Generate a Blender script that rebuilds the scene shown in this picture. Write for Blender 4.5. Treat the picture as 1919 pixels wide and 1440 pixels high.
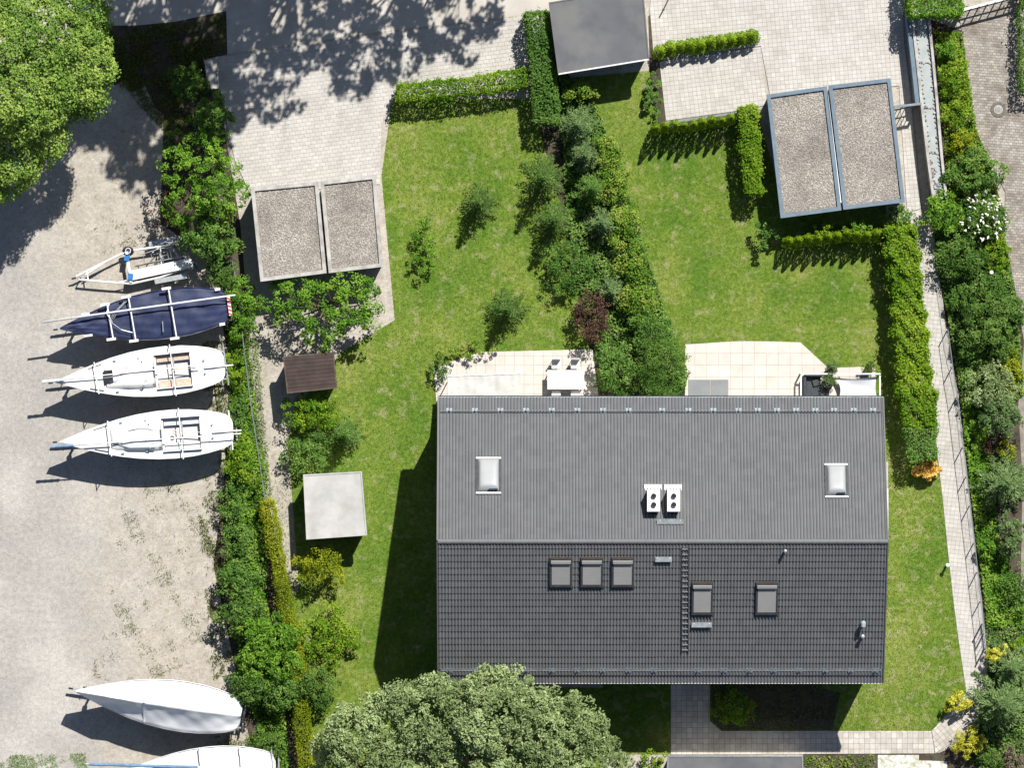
import bpy, math, random
import numpy as np
from mathutils import Vector, Matrix, Quaternion

for o in list(bpy.data.objects):
    bpy.data.objects.remove(o)
scene = bpy.context.scene
COL = scene.collection
random.seed(7)
RNG = np.random.default_rng(11)

# ------------------------------------------------------------------ camera, sky, sun, exposure
H = 320.0            # drone height over the garden (long lens, straight down)
S = 36.0             # photograph pixels per metre at ground level
cam_d = bpy.data.cameras.new('camera')
cam = bpy.data.objects.new('camera', cam_d)
COL.objects.link(cam)
cam.location = (0, 0, H)
cam_d.sensor_fit = 'HORIZONTAL'
cam_d.angle = 2 * math.atan(1919 / 2 / S / H)
cam_d.clip_start = 1.0
cam_d.clip_end = 1500.0
scene.camera = cam

SUN_EL = math.radians(50.5)
SUN_AZ = math.atan2(0.453, 0.891)      # clockwise from +Y
world = bpy.data.worlds.new('World')
scene.world = world
world.use_nodes = True
wn = world.node_tree
wn.nodes.clear()
w_out = wn.nodes.new('ShaderNodeOutputWorld')
w_bg = wn.nodes.new('ShaderNodeBackground')
w_sky = wn.nodes.new('ShaderNodeTexSky')
w_sky.sky_type = 'NISHITA'
w_sky.sun_disc = False
w_sky.sun_elevation = SUN_EL
w_sky.sun_rotation = SUN_AZ
w_bg.inputs['Strength'].default_value = 0.05
wn.links.new(w_sky.outputs[0], w_bg.inputs[0])
wn.links.new(w_bg.outputs[0], w_out.inputs[0])

sun_d = bpy.data.lights.new('sun', 'SUN')
sun_d.energy = 5.0
sun_d.angle = math.radians(0.53)
sun_d.color = (1.0, 0.955, 0.88)
sun = bpy.data.objects.new('sun', sun_d)
COL.objects.link(sun)
sun.location = (20, 40, 60)
_d = Vector((-math.sin(SUN_AZ) * math.cos(SUN_EL), -math.cos(SUN_AZ) * math.cos(SUN_EL), -math.sin(SUN_EL)))
sun.rotation_euler = _d.to_track_quat('-Z', 'Y').to_euler()

scene.view_settings.view_transform = 'Standard'
scene.view_settings.look = 'None'
scene.view_settings.exposure = 0.42
scene.view_settings.gamma = 1.0
scene.view_settings.use_curve_mapping = False
scene.render.engine = 'CYCLES'
scene.cycles.max_bounces = 6
scene.cycles.diffuse_bounces = 1
scene.cycles.transparent_max_bounces = 8
scene.cycles.use_denoising = True

# ------------------------------------------------------------------ helpers
def P(px, py, z=0.0):
    """ground-plan position of a thing measured at photograph pixel (px, py), standing at height z"""
    k = (1 - z / H) / S
    return Vector(((px - 959.5) * k, (720 - py) * k, z))

WORLD = {}           # world position of un-rotated roots

def tag(o, label=None, cat=None, group=None, kind=None):
    if label: o['label'] = label
    if cat: o['category'] = cat
    if group: o['group'] = group
    if kind: o['kind'] = kind
    return o

def empty(name, loc, label, cat, group=None, rz=0.0):
    o = bpy.data.objects.new(name, None)
    COL.objects.link(o)
    o.location = loc
    o.rotation_euler = (0, 0, rz)
    o.empty_display_size = 0.3
    WORLD[o.name] = Vector(loc) if rz == 0 else Vector((0, 0, 0))
    return tag(o, label, cat, group)

def link(name, me, mat=None, parent=None):
    o = bpy.data.objects.new(name, me)
    COL.objects.link(o)
    if mat is not None and len(me.materials) == 0:
        me.materials.append(mat)
    if parent is not None:
        o.parent = parent
        WORLD[o.name] = WORLD.get(parent.name, Vector((0, 0, 0)))
    return o

def copy_tree(o, parent=None):
    c = o.copy()
    COL.objects.link(c)
    c.parent = parent
    WORLD[c.name] = Vector((0, 0, 0))
    for ch in o.children:
        copy_tree(ch, c)
    return c

class MB:
    def __init__(s):
        s.v = []; s.f = []
    def add(s, vs, fs):
        n = len(s.v)
        s.v += [tuple(v) for v in vs]
        s.f += [tuple(i + n for i in f) for f in fs]
        return s
    def box(s, c, d, rz=0.0, rx=0.0):
        x, y, z = d[0] / 2, d[1] / 2, d[2] / 2
        R = Matrix.Rotation(rz, 3, 'Z') @ Matrix.Rotation(rx, 3, 'X')
        vs = [R @ Vector((a * x, b * y, e * z)) + Vector(c) for e in (-1, 1) for b in (-1, 1) for a in (-1, 1)]
        return s.add(vs, [(0, 2, 3, 1), (4, 5, 7, 6), (0, 1, 5, 4), (2, 6, 7, 3), (0, 4, 6, 2), (1, 3, 7, 5)])
    def bar(s, p0, p1, w, h, up=(0, 0, 1)):
        """rectangular bar from p0 to p1"""
        p0 = Vector(p0); p1 = Vector(p1)
        t = (p1 - p0).normalized()
        b = Vector(up).cross(t)
        if b.length < 1e-4: b = Vector((1, 0, 0)).cross(t)
        b.normalize(); n = t.cross(b)
        vs = [p + b * (i * w / 2) + n * (j * h / 2) for p in (p0, p1) for i, j in ((-1, -1), (1, -1), (1, 1), (-1, 1))]
        return s.add(vs, [(0, 1, 5, 4), (1, 2, 6, 5), (2, 3, 7, 6), (3, 0, 4, 7), (0, 3, 2, 1), (4, 5, 6, 7)])
    def prism(s, poly, z0, z1):
        n = len(poly)
        a = sum(poly[i][0] * poly[(i + 1) % n][1] - poly[(i + 1) % n][0] * poly[i][1] for i in range(n))
        if a < 0: poly = poly[::-1]
        vs = [(p[0], p[1], z0) for p in poly] + [(p[0], p[1], z1) for p in poly]
        fs = [tuple(range(n))[::-1], tuple(range(n, 2 * n))]
        fs += [(i, (i + 1) % n, n + (i + 1) % n, n + i) for i in range(n)]
        return s.add(vs, fs)
    def tube(s, p0, p1, r0, r1=None, n=8, caps=True):
        r1 = r0 if r1 is None else r1
        p0 = Vector(p0); p1 = Vector(p1)
        t = (p1 - p0).normalized()
        a = Vector((0, 0, 1)) if abs(t.z) < 0.9 else Vector((1, 0, 0))
        b = t.cross(a).normalized(); c = t.cross(b)
        vs = []
        for p, r in ((p0, r0), (p1, r1)):
            for i in range(n):
                q = 2 * math.pi * i / n
                vs.append(p + (b * math.cos(q) + c * math.sin(q)) * r)
        fs = [(i, n + i, n + (i + 1) % n, (i + 1) % n) for i in range(n)]
        if caps: fs += [tuple(range(n)), tuple(range(n, 2 * n))[::-1]]
        return s.add(vs, fs)
    def path(s, pts, r, n=6):
        for a, b in zip(pts[:-1], pts[1:]): s.tube(a, b, r, r, n)
        return s
    def ring(s, c, R, r, n=20, m=8, axis='Z'):
        vs = []; fs = []
        for i in range(n):
            a = 2 * math.pi * i / n
            for j in range(m):
                b = 2 * math.pi * j / m
                x, y, z = (R + r * math.cos(b)) * math.cos(a), (R + r * math.cos(b)) * math.sin(a), r * math.sin(b)
                if axis == 'Y': x, y, z = x, z, y
                if axis == 'X': x, y, z = z, x, y
                vs.append((c[0] + x, c[1] + y, c[2] + z))
        for i in range(n):
            for j in range(m):
                fs.append((i * m + j, ((i + 1) % n) * m + j, ((i + 1) % n) * m + (j + 1) % m, i * m + (j + 1) % m))
        return s.add(vs, fs)
    def lathe(s, prof, c=(0, 0, 0), n=16):
        vs = []; fs = []
        m = len(prof)
        for i in range(n):
            a = 2 * math.pi * i / n
            for r, z in prof: vs.append((c[0] + r * math.cos(a), c[1] + r * math.sin(a), c[2] + z))
        for i in range(n):
            for j in range(m - 1):
                fs.append((i * m + j, ((i + 1) % n) * m + j, ((i + 1) % n) * m + j + 1, i * m + j + 1))
        return s.add(vs, fs)
    def grid(s, fn, nu, nv):
        """surface fn(i/nu, j/nv)"""
        vs = [fn(i / nu, j / nv) for i in range(nu + 1) for j in range(nv + 1)]
        w = nv + 1
        fs = [(i * w + j, (i + 1) * w + j, (i + 1) * w + j + 1, i * w + j + 1) for i in range(nu) for j in range(nv)]
        return s.add(vs, fs)
    def mesh(s, name, off=(0, 0, 0), smooth=False):
        me = bpy.data.meshes.new(name)
        me.from_pydata([(v[0] - off[0], v[1] - off[1], v[2] - off[2]) for v in s.v], [], s.f)
        if smooth: me.polygons.foreach_set('use_smooth', [True] * len(me.polygons))
        me.update()
        return me
    def build(s, name, mat, parent=None, smooth=False, kind=None):
        off = WORLD.get(parent.name, Vector((0, 0, 0))) if parent is not None else (0, 0, 0)
        o = link(name, s.mesh(name, off, smooth), mat, parent)
        if kind: o['kind'] = kind
        return o

def poly_px(pts, z=0.0):
    return [tuple(P(x, y, z)[:2]) for x, y in pts]

def sheet(name, pts, z, mat, kind='structure', label=None):
    poly = poly_px(pts)
    m = MB(); n = len(poly)
    a = sum(poly[i][0] * poly[(i + 1) % n][1] - poly[(i + 1) % n][0] * poly[i][1] for i in range(n))
    if a < 0: poly = poly[::-1]
    m.add([(p[0], p[1], z) for p in poly], [tuple(range(n))])
    o = m.build(name, mat, None, kind=kind)
    if label: o['label'] = label
    return o

def inside(poly, X, Y):
    """vectorised point in polygon"""
    r = np.zeros(len(X), bool)
    n = len(poly)
    for i in range(n):
        x0, y0 = poly[i]; x1, y1 = poly[(i + 1) % n]
        if y0 == y1: continue
        c = ((y0 > Y) != (y1 > Y)) & (X < (x1 - x0) * (Y - y0) / (y1 - y0) + x0)
        r ^= c
    return r

def clip_convex(subj, clip):
    out = list(subj)
    n = len(clip)
    for i in range(n):
        a = clip[i]; b = clip[(i + 1) % n]
        src = out; out = []
        if not src: break
        def side(p): return (b[0] - a[0]) * (p[1] - a[1]) - (b[1] - a[1]) * (p[0] - a[0])
        for j in range(len(src)):
            p = src[j]; q = src[(j + 1) % len(src)]
            sp, sq = side(p), side(q)
            if sp >= 0: out.append(p)
            if (sp >= 0) != (sq >= 0):
                t = sp / (sp - sq)
                out.append((p[0] + (q[0] - p[0]) * t, p[1] + (q[1] - p[1]) * t))
    return out

# ------------------------------------------------------------------ materials
def mat_new(name):
    m = bpy.data.materials.new(name)
    m.use_nodes = True
    nt = m.node_tree
    b = nt.nodes['Principled BSDF']
    return m, nt, b

def noise_ramp(nt, scale, stops, detail=6.0, rough=0.6, coord=None, dist=0.0):
    t = nt.nodes.new('ShaderNodeTexNoise')
    t.inputs['Scale'].default_value = scale
    t.inputs['Detail'].default_value = detail
    t.inputs['Roughness'].default_value = rough
    t.inputs['Distortion'].default_value = dist
    if coord is not None: nt.links.new(coord, t.inputs['Vector'])
    r = nt.nodes.new('ShaderNodeValToRGB')
    el = r.color_ramp.elements
    while len(el) < len(stops): el.new(0.5)
    for e, (p, c) in zip(el, stops):
        e.position = p
        e.color = (*c, 1) if len(c) == 3 else c
    nt.links.new(t.outputs['Fac'], r.inputs['Fac'])
    return r.outputs['Color'], t

def mix(nt, fac, a, b, mode='MIX'):
    n = nt.nodes.new('ShaderNodeMix')
    n.data_type = 'RGBA'; n.blend_type = mode
    for sock, v in ((n.inputs[0], fac), (n.inputs[6], a), (n.inputs[7], b)):
        if isinstance(v, (int, float)): sock.default_value = v
        elif isinstance(v, tuple): sock.default_value = (*v, 1)
        else: nt.links.new(v, sock)
    return n.outputs[2]

def pos(nt):
    g = nt.nodes.new('ShaderNodeNewGeometry')
    return g.outputs['Position']

def bump(nt, b, scale, strength, dist=0.02, detail=4.0):
    t = nt.nodes.new('ShaderNodeTexNoise')
    t.inputs['Scale'].default_value = scale
    t.inputs['Detail'].default_value = detail
    nt.links.new(pos(nt), t.inputs['Vector'])
    n = nt.nodes.new('ShaderNodeBump')
    n.inputs['Strength'].default_value = strength
    n.inputs['Distance'].default_value = dist
    nt.links.new(t.outputs['Fac'], n.inputs['Height'])
    nt.links.new(n.outputs['Normal'], b.inputs['Normal'])

def M(name, c, var=0.15, scale=3.0, rough=0.7, metal=0.0, spec=0.3, bmp=0.0, bscale=40.0, dirt=None, dirt_scale=0.8, rnd=0.0):
    """plain surface with uneven tone, optional dirt patches and per-piece tone"""
    m, nt, b = mat_new(name)
    lo = tuple(max(0, x * (1 - var)) for x in c); hi = tuple(min(1, x * (1 + var)) for x in c)
    col, t = noise_ramp(nt, scale, [(0.36, lo), (0.64, hi)], coord=pos(nt))
    if dirt:
        f, _ = noise_ramp(nt, dirt_scale, [(0.45, (0, 0, 0)), (0.66, (1, 1, 1))], coord=pos(nt), detail=8)
        col = mix(nt, f, col, dirt)
    if rnd:
        at = nt.nodes.new('ShaderNodeAttribute'); at.attribute_name = 'rnd'
        mr = nt.nodes.new('ShaderNodeMapRange')
        mr.inputs['To Min'].default_value = 1 - rnd; mr.inputs['To Max'].default_value = 1 + rnd
        nt.links.new(at.outputs['Fac'], mr.inputs['Value'])
        col = mix(nt, 1.0, col, mr.outputs['Result'], 'MULTIPLY')
    nt.links.new(col, b.inputs['Base Color'])
    b.inputs['Roughness'].default_value = rough
    b.inputs['Metallic'].default_value = metal
    b.inputs['Specular IOR Level'].default_value = spec
    if bmp: bump(nt, b, bscale, bmp)
    return m

def leaf_mat(name, dark, mid, light, trans=0.25, gloss=0.6, spec=0.09):
    m, nt, b = mat_new(name)
    at = nt.nodes.new('ShaderNodeAttribute'); at.attribute_name = 'rnd'
    r = nt.nodes.new('ShaderNodeValToRGB')
    el = r.color_ramp.elements
    el.new(0.5)
    for e, (p, c) in zip(el, ((0.05, dark), (0.5, mid), (0.95, light))):
        e.position = p; e.color = (*c, 1)
    nt.links.new(at.outputs['Fac'], r.inputs['Fac'])
    nt.links.new(r.outputs['Color'], b.inputs['Base Color'])
    b.inputs['Roughness'].default_value = gloss
    b.inputs['Specular IOR Level'].default_value = spec
    tr = nt.nodes.new('ShaderNodeBsdfTranslucent')
    tc = mix(nt, 1.0, r.outputs['Color'], (1.25, 1.3, 0.5), 'MULTIPLY')
    nt.links.new(tc, tr.inputs['Color'])
    ms = nt.nodes.new('ShaderNodeMixShader')
    ms.inputs[0].default_value = trans
    out = nt.nodes['Material Output']
    nt.links.new(b.outputs[0], ms.inputs[1]); nt.links.new(tr.outputs[0], ms.inputs[2])
    nt.links.new(ms.outputs[0], out.inputs['Surface'])
    return m

MT = {}
MT['paver'] = M('concrete_paver', (0.50, 0.482, 0.457), 0.06, 6, 0.85, dirt=(0.435, 0.415, 0.385), dirt_scale=0.7, rnd=0.07, bmp=0.1)
MT['paver_joint'] = M('paver_joint', (0.37, 0.35, 0.32), 0.3, 8, 0.95)
MT['path_paver'] = M('grey_path_paver', (0.52, 0.49, 0.45), 0.08, 6, 0.85, dirt=(0.40, 0.37, 0.32), dirt_scale=0.9, rnd=0.10, bmp=0.1)
MT['dark_joint'] = M('dark_joint', (0.20, 0.185, 0.16), 0.3, 8, 0.95)
MT['slab'] = M('terrace_slab', (0.62, 0.575, 0.525), 0.05, 4, 0.8, dirt=(0.55, 0.51, 0.465), dirt_scale=2.0, rnd=0.06)
MT['cobble'] = M('cobble', (0.36, 0.33, 0.30), 0.18, 5, 0.9, dirt=(0.22, 0.19, 0.16), dirt_scale=0.9, rnd=0.20, bmp=0.2)
MT['road'] = M('road_surface', (0.52, 0.49, 0.45), 0.10, 2, 0.9, dirt=(0.42, 0.39, 0.35), dirt_scale=0.5, bmp=0.2, bscale=60)
MT['concrete'] = M('concrete', (0.45, 0.44, 0.42), 0.12, 2, 0.9, dirt=(0.28, 0.27, 0.25), dirt_scale=1.5, bmp=0.15)
MT['wall_dark'] = M('weathered_wall', (0.22, 0.20, 0.18), 0.25, 2, 0.95, bmp=0.2)
MT['plaster'] = M('white_plaster', (0.74, 0.73, 0.70), 0.04, 1.5, 0.9, dirt=(0.62, 0.60, 0.56))
MT['tile'] = M('roof_tile', (0.122, 0.127, 0.136), 0.06, 1.4, 0.55, spec=0.45, dirt=(0.130, 0.134, 0.142), dirt_scale=0.35, rnd=0.06)
MT['lead'] = M('dark_flashing', (0.05, 0.052, 0.058), 0.2, 3, 0.5)
MT['zinc'] = M('zinc', (0.30, 0.36, 0.39), 0.12, 4, 0.55, metal=0.0)
MT['zinc_dark'] = M('weathered_zinc', (0.24, 0.27, 0.29), 0.2, 4, 0.5, metal=0.3)
MT['steel_white'] = M('white_metal', (0.80, 0.80, 0.79), 0.04, 3, 0.4)
MT['galv'] = M('galvanised', (0.50, 0.53, 0.55), 0.15, 6, 0.4, metal=0.6)
MT['gutter_white'] = M('pale_gutter', (0.72, 0.72, 0.71), 0.06, 3, 0.5)
MT['fascia_blue'] = M('blue_grey_fascia', (0.135, 0.19, 0.245), 0.10, 2, 0.5, dirt=(0.17, 0.22, 0.265), dirt_scale=3)
MT['roof_felt'] = M('grey_roof_sheet', (0.112, 0.117, 0.132), 0.10, 0.6, 0.7, dirt=(0.155, 0.157, 0.16), dirt_scale=0.45)
MT['felt_light'] = M('pale_roof_sheet', (0.46, 0.46, 0.45), 0.10, 1.0, 0.7, dirt=(0.36, 0.36, 0.34), dirt_scale=0.9)
MT['brown_roof'] = M('brown_roof_board', (0.07, 0.05, 0.045), 0.2, 2.0, 0.8, rnd=0.15)
MT['pebble_bed'] = M('gravel_bed', (0.27, 0.245, 0.22), 0.35, 14, 0.95)
MT['pebble'] = M('pebble', (0.34, 0.315, 0.285), 0.25, 0.7, 0.9, rnd=0.45, dirt=(0.45, 0.42, 0.38), dirt_scale=0.45)
MT['stone'] = M('pale_stone', (0.40, 0.39, 0.37), 0.3, 6, 0.8, bmp=0.2, bscale=20)
MT['stone_dark'] = M('dark_stone', (0.20, 0.18, 0.17), 0.3, 6, 0.8, bmp=0.2, bscale=20)
MT['basin'] = M('basin_floor', (0.36, 0.40, 0.40), 0.08, 2, 0.6)
MT['soil'] = M('bare_soil_and_lawn_shade', (0.058, 0.048, 0.035), 0.35, 4, 0.95, dirt=(0.10, 0.085, 0.062), dirt_scale=1.2, bmp=0.4, bscale=25)
MT['bark'] = M('bark', (0.13, 0.10, 0.075), 0.3, 8, 0.95, bmp=0.4)
MT['tyre'] = M('tyre', (0.035, 0.035, 0.037), 0.2, 8, 0.8)
MT['black'] = M('black_plastic', (0.02, 0.021, 0.024), 0.2, 5, 0.5)
MT['anthracite'] = M('anthracite_fabric', (0.045, 0.055, 0.065), 0.15, 5, 0.7)
MT['charcoal'] = M('charcoal_frame', (0.05, 0.053, 0.058), 0.1, 5, 0.5)
MT['gelcoat'] = M('white_gelcoat', (0.82, 0.82, 0.81), 0.02, 1.5, 0.25, spec=0.5, dirt=(0.76, 0.76, 0.75), dirt_scale=2)
MT['deck_grey'] = M('pale_deck', (0.66, 0.67, 0.68), 0.04, 3, 0.5)
MT['teak'] = M('teak', (0.58, 0.44, 0.35), 0.2, 12, 0.6)
MT['navy'] = M('navy_tarpaulin', (0.022, 0.032, 0.085), 0.22, 1.5, 0.6, dirt=(0.04, 0.05, 0.105), dirt_scale=1.2, bmp=0.7, bscale=3)
MT['tarp_white'] = M('white_tarpaulin', (0.70, 0.72, 0.75), 0.05, 1.5, 0.6, bmp=0.5, bscale=3)
MT['sail_cloth'] = M('pale_awning', (0.60, 0.63, 0.68), 0.04, 2, 0.7)
MT['blue_cover'] = M('blue_cover', (0.15, 0.26, 0.40), 0.2, 3, 0.6)
MT['blue_clamp'] = M('blue_pad', (0.02, 0.16, 0.45), 0.15, 3, 0.5)
MT['red'] = M('red_paint', (0.50, 0.08, 0.05), 0.1, 3, 0.5)
MT['glass'] = M('window_glass', (0.03, 0.035, 0.045), 0.1, 1, 0.08, spec=0.6)
MT['blind'] = M('grey_blind', (0.30, 0.30, 0.30), 0.05, 1, 0.5)
MT['blind_white'] = M('pale_blind', (0.36, 0.375, 0.39), 0.04, 1, 0.35)
MT['wood_dark'] = M('dark_board', (0.10, 0.075, 0.055), 0.25, 4, 0.85)
MT['mat_grey'] = M('grey_slab', (0.22, 0.235, 0.245), 0.06, 2, 0.8)
MT['iron'] = M('cast_iron', (0.15, 0.135, 0.12), 0.25, 8, 0.7)
MT['chippings'] = M('white_chippings', (0.66, 0.65, 0.62), 0.15, 12, 0.9, bmp=0.3, dirt=(0.30, 0.31, 0.18), dirt_scale=3.5)
MT['terracotta'] = M('terracotta', (0.35, 0.15, 0.09), 0.15, 4, 0.8)
MT['flower_white'] = M('white_flower', (0.82, 0.80, 0.72), 0.05, 4, 0.7)
MT['flower_orange'] = leaf_mat('orange_leaf', (0.72, 0.38, 0.06), (0.85, 0.56, 0.14), (0.90, 0.72, 0.30), 0.35)

MT['lf_maple'] = leaf_mat('leaf_maple', (0.09, 0.19, 0.03), (0.19, 0.32, 0.06), (0.36, 0.48, 0.11), 0.22)
MT['lf_bright'] = leaf_mat('leaf_bright', (0.065, 0.17, 0.018), (0.14, 0.30, 0.03), (0.28, 0.44, 0.065), 0.25)
MT['lf_mid'] = leaf_mat('leaf_mid', (0.055, 0.14, 0.024), (0.12, 0.24, 0.045), (0.23, 0.36, 0.085), 0.22)
MT['lf_dark'] = leaf_mat('leaf_dark', (0.045, 0.105, 0.018), (0.095, 0.19, 0.035), (0.19, 0.30, 0.07), 0.18)
MT['lf_grey'] = leaf_mat('leaf_grey_green', (0.075, 0.14, 0.048), (0.14, 0.23, 0.08), (0.25, 0.36, 0.14), 0.18)
MT['lf_pale'] = leaf_mat('leaf_pale', (0.13, 0.19, 0.07), (0.27, 0.35, 0.15), (0.46, 0.55, 0.28), 0.22)
MT['lf_yellow'] = leaf_mat('leaf_yellow_green', (0.12, 0.19, 0.010), (0.25, 0.31, 0.016), (0.44, 0.45, 0.035), 0.25)
MT['lf_gold'] = leaf_mat('leaf_gold', (0.28, 0.32, 0.02), (0.55, 0.54, 0.05), (0.75, 0.70, 0.14), 0.25)
MT['lf_red'] = leaf_mat('leaf_red_tipped', (0.07, 0.17, 0.02), (0.17, 0.31, 0.035), (0.36, 0.41, 0.08), 0.22)
MT['lf_purple'] = leaf_mat('leaf_purple', (0.05, 0.03, 0.025), (0.11, 0.06, 0.05), (0.18, 0.10, 0.07), 0.2)
MT['lf_thuja'] = leaf_mat('leaf_thuja', (0.07, 0.16, 0.008), (0.17, 0.29, 0.014), (0.32, 0.44, 0.03), 0.15)
MT['lf_hedge'] = leaf_mat('leaf_hedge', (0.07, 0.17, 0.012), (0.165, 0.31, 0.020), (0.37, 0.47, 0.05), 0.25)
MT['grass'] = leaf_mat('grass_blade', (0.10, 0.19, 0.022), (0.17, 0.26, 0.032), (0.30, 0.36, 0.07), 0.3)
MT['weed'] = leaf_mat('weed_blade', (0.06, 0.11, 0.015), (0.13, 0.17, 0.03), (0.26, 0.25, 0.09), 0.3)
MT['dry'] = leaf_mat('dry_stem', (0.10, 0.075, 0.06), (0.20, 0.15, 0.12), (0.32, 0.26, 0.2), 0.1)

def lawn_mat(name, dry):
    m, nt, b = mat_new(name)
    p = pos(nt)
    c1, _ = noise_ramp(nt, 0.28, [(0.38, (0.10, 0.188, 0.025)), (0.5, (0.145, 0.222, 0.034)), (0.62, (0.21, 0.262, 0.056))], coord=p, detail=6)
    c2, _ = noise_ramp(nt, 4.5, [(0.40, (0.62, 0.68, 0.58)), (0.60, (1.22, 1.18, 1.18))], coord=p, detail=10, rough=0.8)
    col = mix(nt, 1.0, c1, c2, 'MULTIPLY')
    f, _ = noise_ramp(nt, 1.7, [(0.56 - dry * 0.05, (0, 0, 0)), (0.66, (1, 1, 1))], coord=p, detail=9, rough=0.72, dist=0.8 if dry > .8 else 0.2)
    f2 = mix(nt, 1.0, f, (0.55 + 0.3 * dry,) * 3, 'MULTIPLY')
    col = mix(nt, f2, col, (0.36, 0.33, 0.19))
    nt.links.new(col, b.inputs['Base Color'])
    b.inputs['Roughness'].default_value = 0.9
    b.inputs['Specular IOR Level'].default_value = 0.1
    bump(nt, b, 30, 0.6, 0.05, 8)
    return m
MT['lawn'] = lawn_mat('lawn_ground', 0.5)
MT['lawn_dry'] = lawn_mat('rough_lawn_ground', 1.0)

def gravel_mat():
    """yard: pale grey rolled gravel, sandier with sparse moss and weeds towards the planting on the east side"""
    m, nt, b = mat_new('yard_gravel')
    p = pos(nt)
    c1, _ = noise_ramp(nt, 0.22, [(0.38, (0.36, 0.345, 0.325)), (0.5, (0.395, 0.378, 0.355)), (0.62, (0.47, 0.45, 0.422))], coord=p, detail=7)
    c2, _ = noise_ramp(nt, 4.0, [(0.40, (0.80, 0.80, 0.81)), (0.60, (1.15, 1.15, 1.14))], coord=p, detail=12, rough=0.85)
    c3, _ = noise_ramp(nt, 11.0, [(0.38, (0.89, 0.89, 0.895)), (0.50, (1.0, 1.0, 1.0)), (0.62, (1.08, 1.08, 1.075))], coord=p, detail=4, rough=0.6)
    c2 = mix(nt, 1.0, c2, c3, 'MULTIPLY')
    col = mix(nt, 1.0, c1, c2, 'MULTIPLY')
    sx = nt.nodes.new('ShaderNodeSeparateXYZ'); nt.links.new(p, sx.inputs[0])
    nz = nt.nodes.new('ShaderNodeTexNoise'); nz.inputs['Scale'].default_value = 0.35; nz.inputs['Detail'].default_value = 6
    nt.links.new(p, nz.inputs['Vector'])
    a = nt.nodes.new('ShaderNodeMath'); a.operation = 'MULTIPLY_ADD'
    nt.links.new(nz.outputs['Fac'], a.inputs[0]); a.inputs[1].default_value = 9.0
    ym = nt.nodes.new('ShaderNodeMapRange')
    ym.inputs['From Min'].default_value = 2.0; ym.inputs['From Max'].default_value = 14.0
    ym.inputs['To Min'].default_value = 0.0; ym.inputs['To Max'].default_value = 8.0
    nt.links.new(sx.outputs['Y'], ym.inputs['Value'])
    ad = nt.nodes.new('ShaderNodeMath'); ad.operation = 'ADD'
    nt.links.new(sx.outputs['X'], ad.inputs[0]); nt.links.new(ym.outputs[0], ad.inputs[1])
    nt.links.new(ad.outputs[0], a.inputs[2])
    mr = nt.nodes.new('ShaderNodeMapRange')
    mr.inputs['From Min'].default_value = -18.5; mr.inputs['From Max'].default_value = -14.5
    nt.links.new(a.outputs[0], mr.inputs['Value'])
    sand, _ = noise_ramp(nt, 1.3, [(0.38, (0.38, 0.348, 0.305)), (0.62, (0.50, 0.463, 0.41))], coord=p, detail=9, rough=0.7)
    sand2 = mix(nt, 1.0, sand, c2, 'MULTIPLY')
    col = mix(nt, mr.outputs[0], col, sand2)
    moss, _ = noise_ramp(nt, 2.6, [(0.525, (0, 0, 0)), (0.60, (1, 1, 1))], coord=p, detail=10, rough=0.8)
    mm = nt.nodes.new('ShaderNodeMath'); mm.operation = 'MULTIPLY'
    nt.links.new(moss, mm.inputs[0]); nt.links.new(mr.outputs[0], mm.inputs[1])
    mm2 = nt.nodes.new('ShaderNodeMath'); mm2.operation = 'MULTIPLY'; mm2.inputs[1].default_value = 0.62
    nt.links.new(mm.outputs[0], mm2.inputs[0])
    col = mix(nt, mm2.outputs[0], col, (0.23, 0.195, 0.125))
    nt.links.new(col, b.inputs['Base Color'])
    b.inputs['Roughness'].default_value = 0.95
    b.inputs['Specular IOR Level'].default_value = 0.15
    bump(nt, b, 35, 0.5, 0.03, 8)
    return m
MT['yard'] = gravel_mat()

# ------------------------------------------------------------------ fast meshes with a per-piece tone
def fast_mesh(name, V, F, rnd):
    """V (n,3), F (m,k) indices, rnd (m,)"""
    me = bpy.data.meshes.new(name)
    V = np.asarray(V, np.float32); F = np.asarray(F, np.int32)
    me.vertices.add(len(V)); me.vertices.foreach_set('co', V.ravel())
    k = F.shape[1]
    me.loops.add(F.size); me.loops.foreach_set('vertex_index', F.ravel())
    me.polygons.add(len(F))
    me.polygons.foreach_set('loop_start', np.arange(0, F.size, k, dtype=np.int32))
    me.polygons.foreach_set('loop_total', np.full(len(F), k, np.int32))
    if rnd is not None:
        a = me.attributes.new('rnd', 'FLOAT', 'FACE')
        a.data.foreach_set('value', np.asarray(rnd, np.float32))
    me.update(calc_edges=True)
    me.shade_flat()
    return me

def unit(a):
    return a / np.maximum(np.linalg.norm(a, axis=1, keepdims=True), 1e-6)

def leaf_arrays(Pt, N, size, rnd, aspect=0.55, fold=0.18, dirs=None):
    n = len(Pt)
    if dirs is None:
        dirs = RNG.normal(size=(n, 3))
    T = unit(dirs - N * np.sum(dirs * N, axis=1, keepdims=True))
    B = np.cross(N, T)
    size = np.broadcast_to(np.asarray(size, float), (n,))[:, None]
    a = Pt - T * size * 0.5
    b = Pt + B * size * aspect * 0.5 + N * size * fold
    c = Pt + T * size * 0.55
    d = Pt - B * size * aspect * 0.5 + N * size * fold
    V = np.stack([a, b, c, d], axis=1).reshape(-1, 3)
    i = np.arange(n) * 4
    F = np.stack([np.stack([i, i + 2, i + 1], 1), np.stack([i, i + 3, i + 2], 1)], 1).reshape(-1, 3)
    return V, F, np.repeat(rnd, 2)

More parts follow.
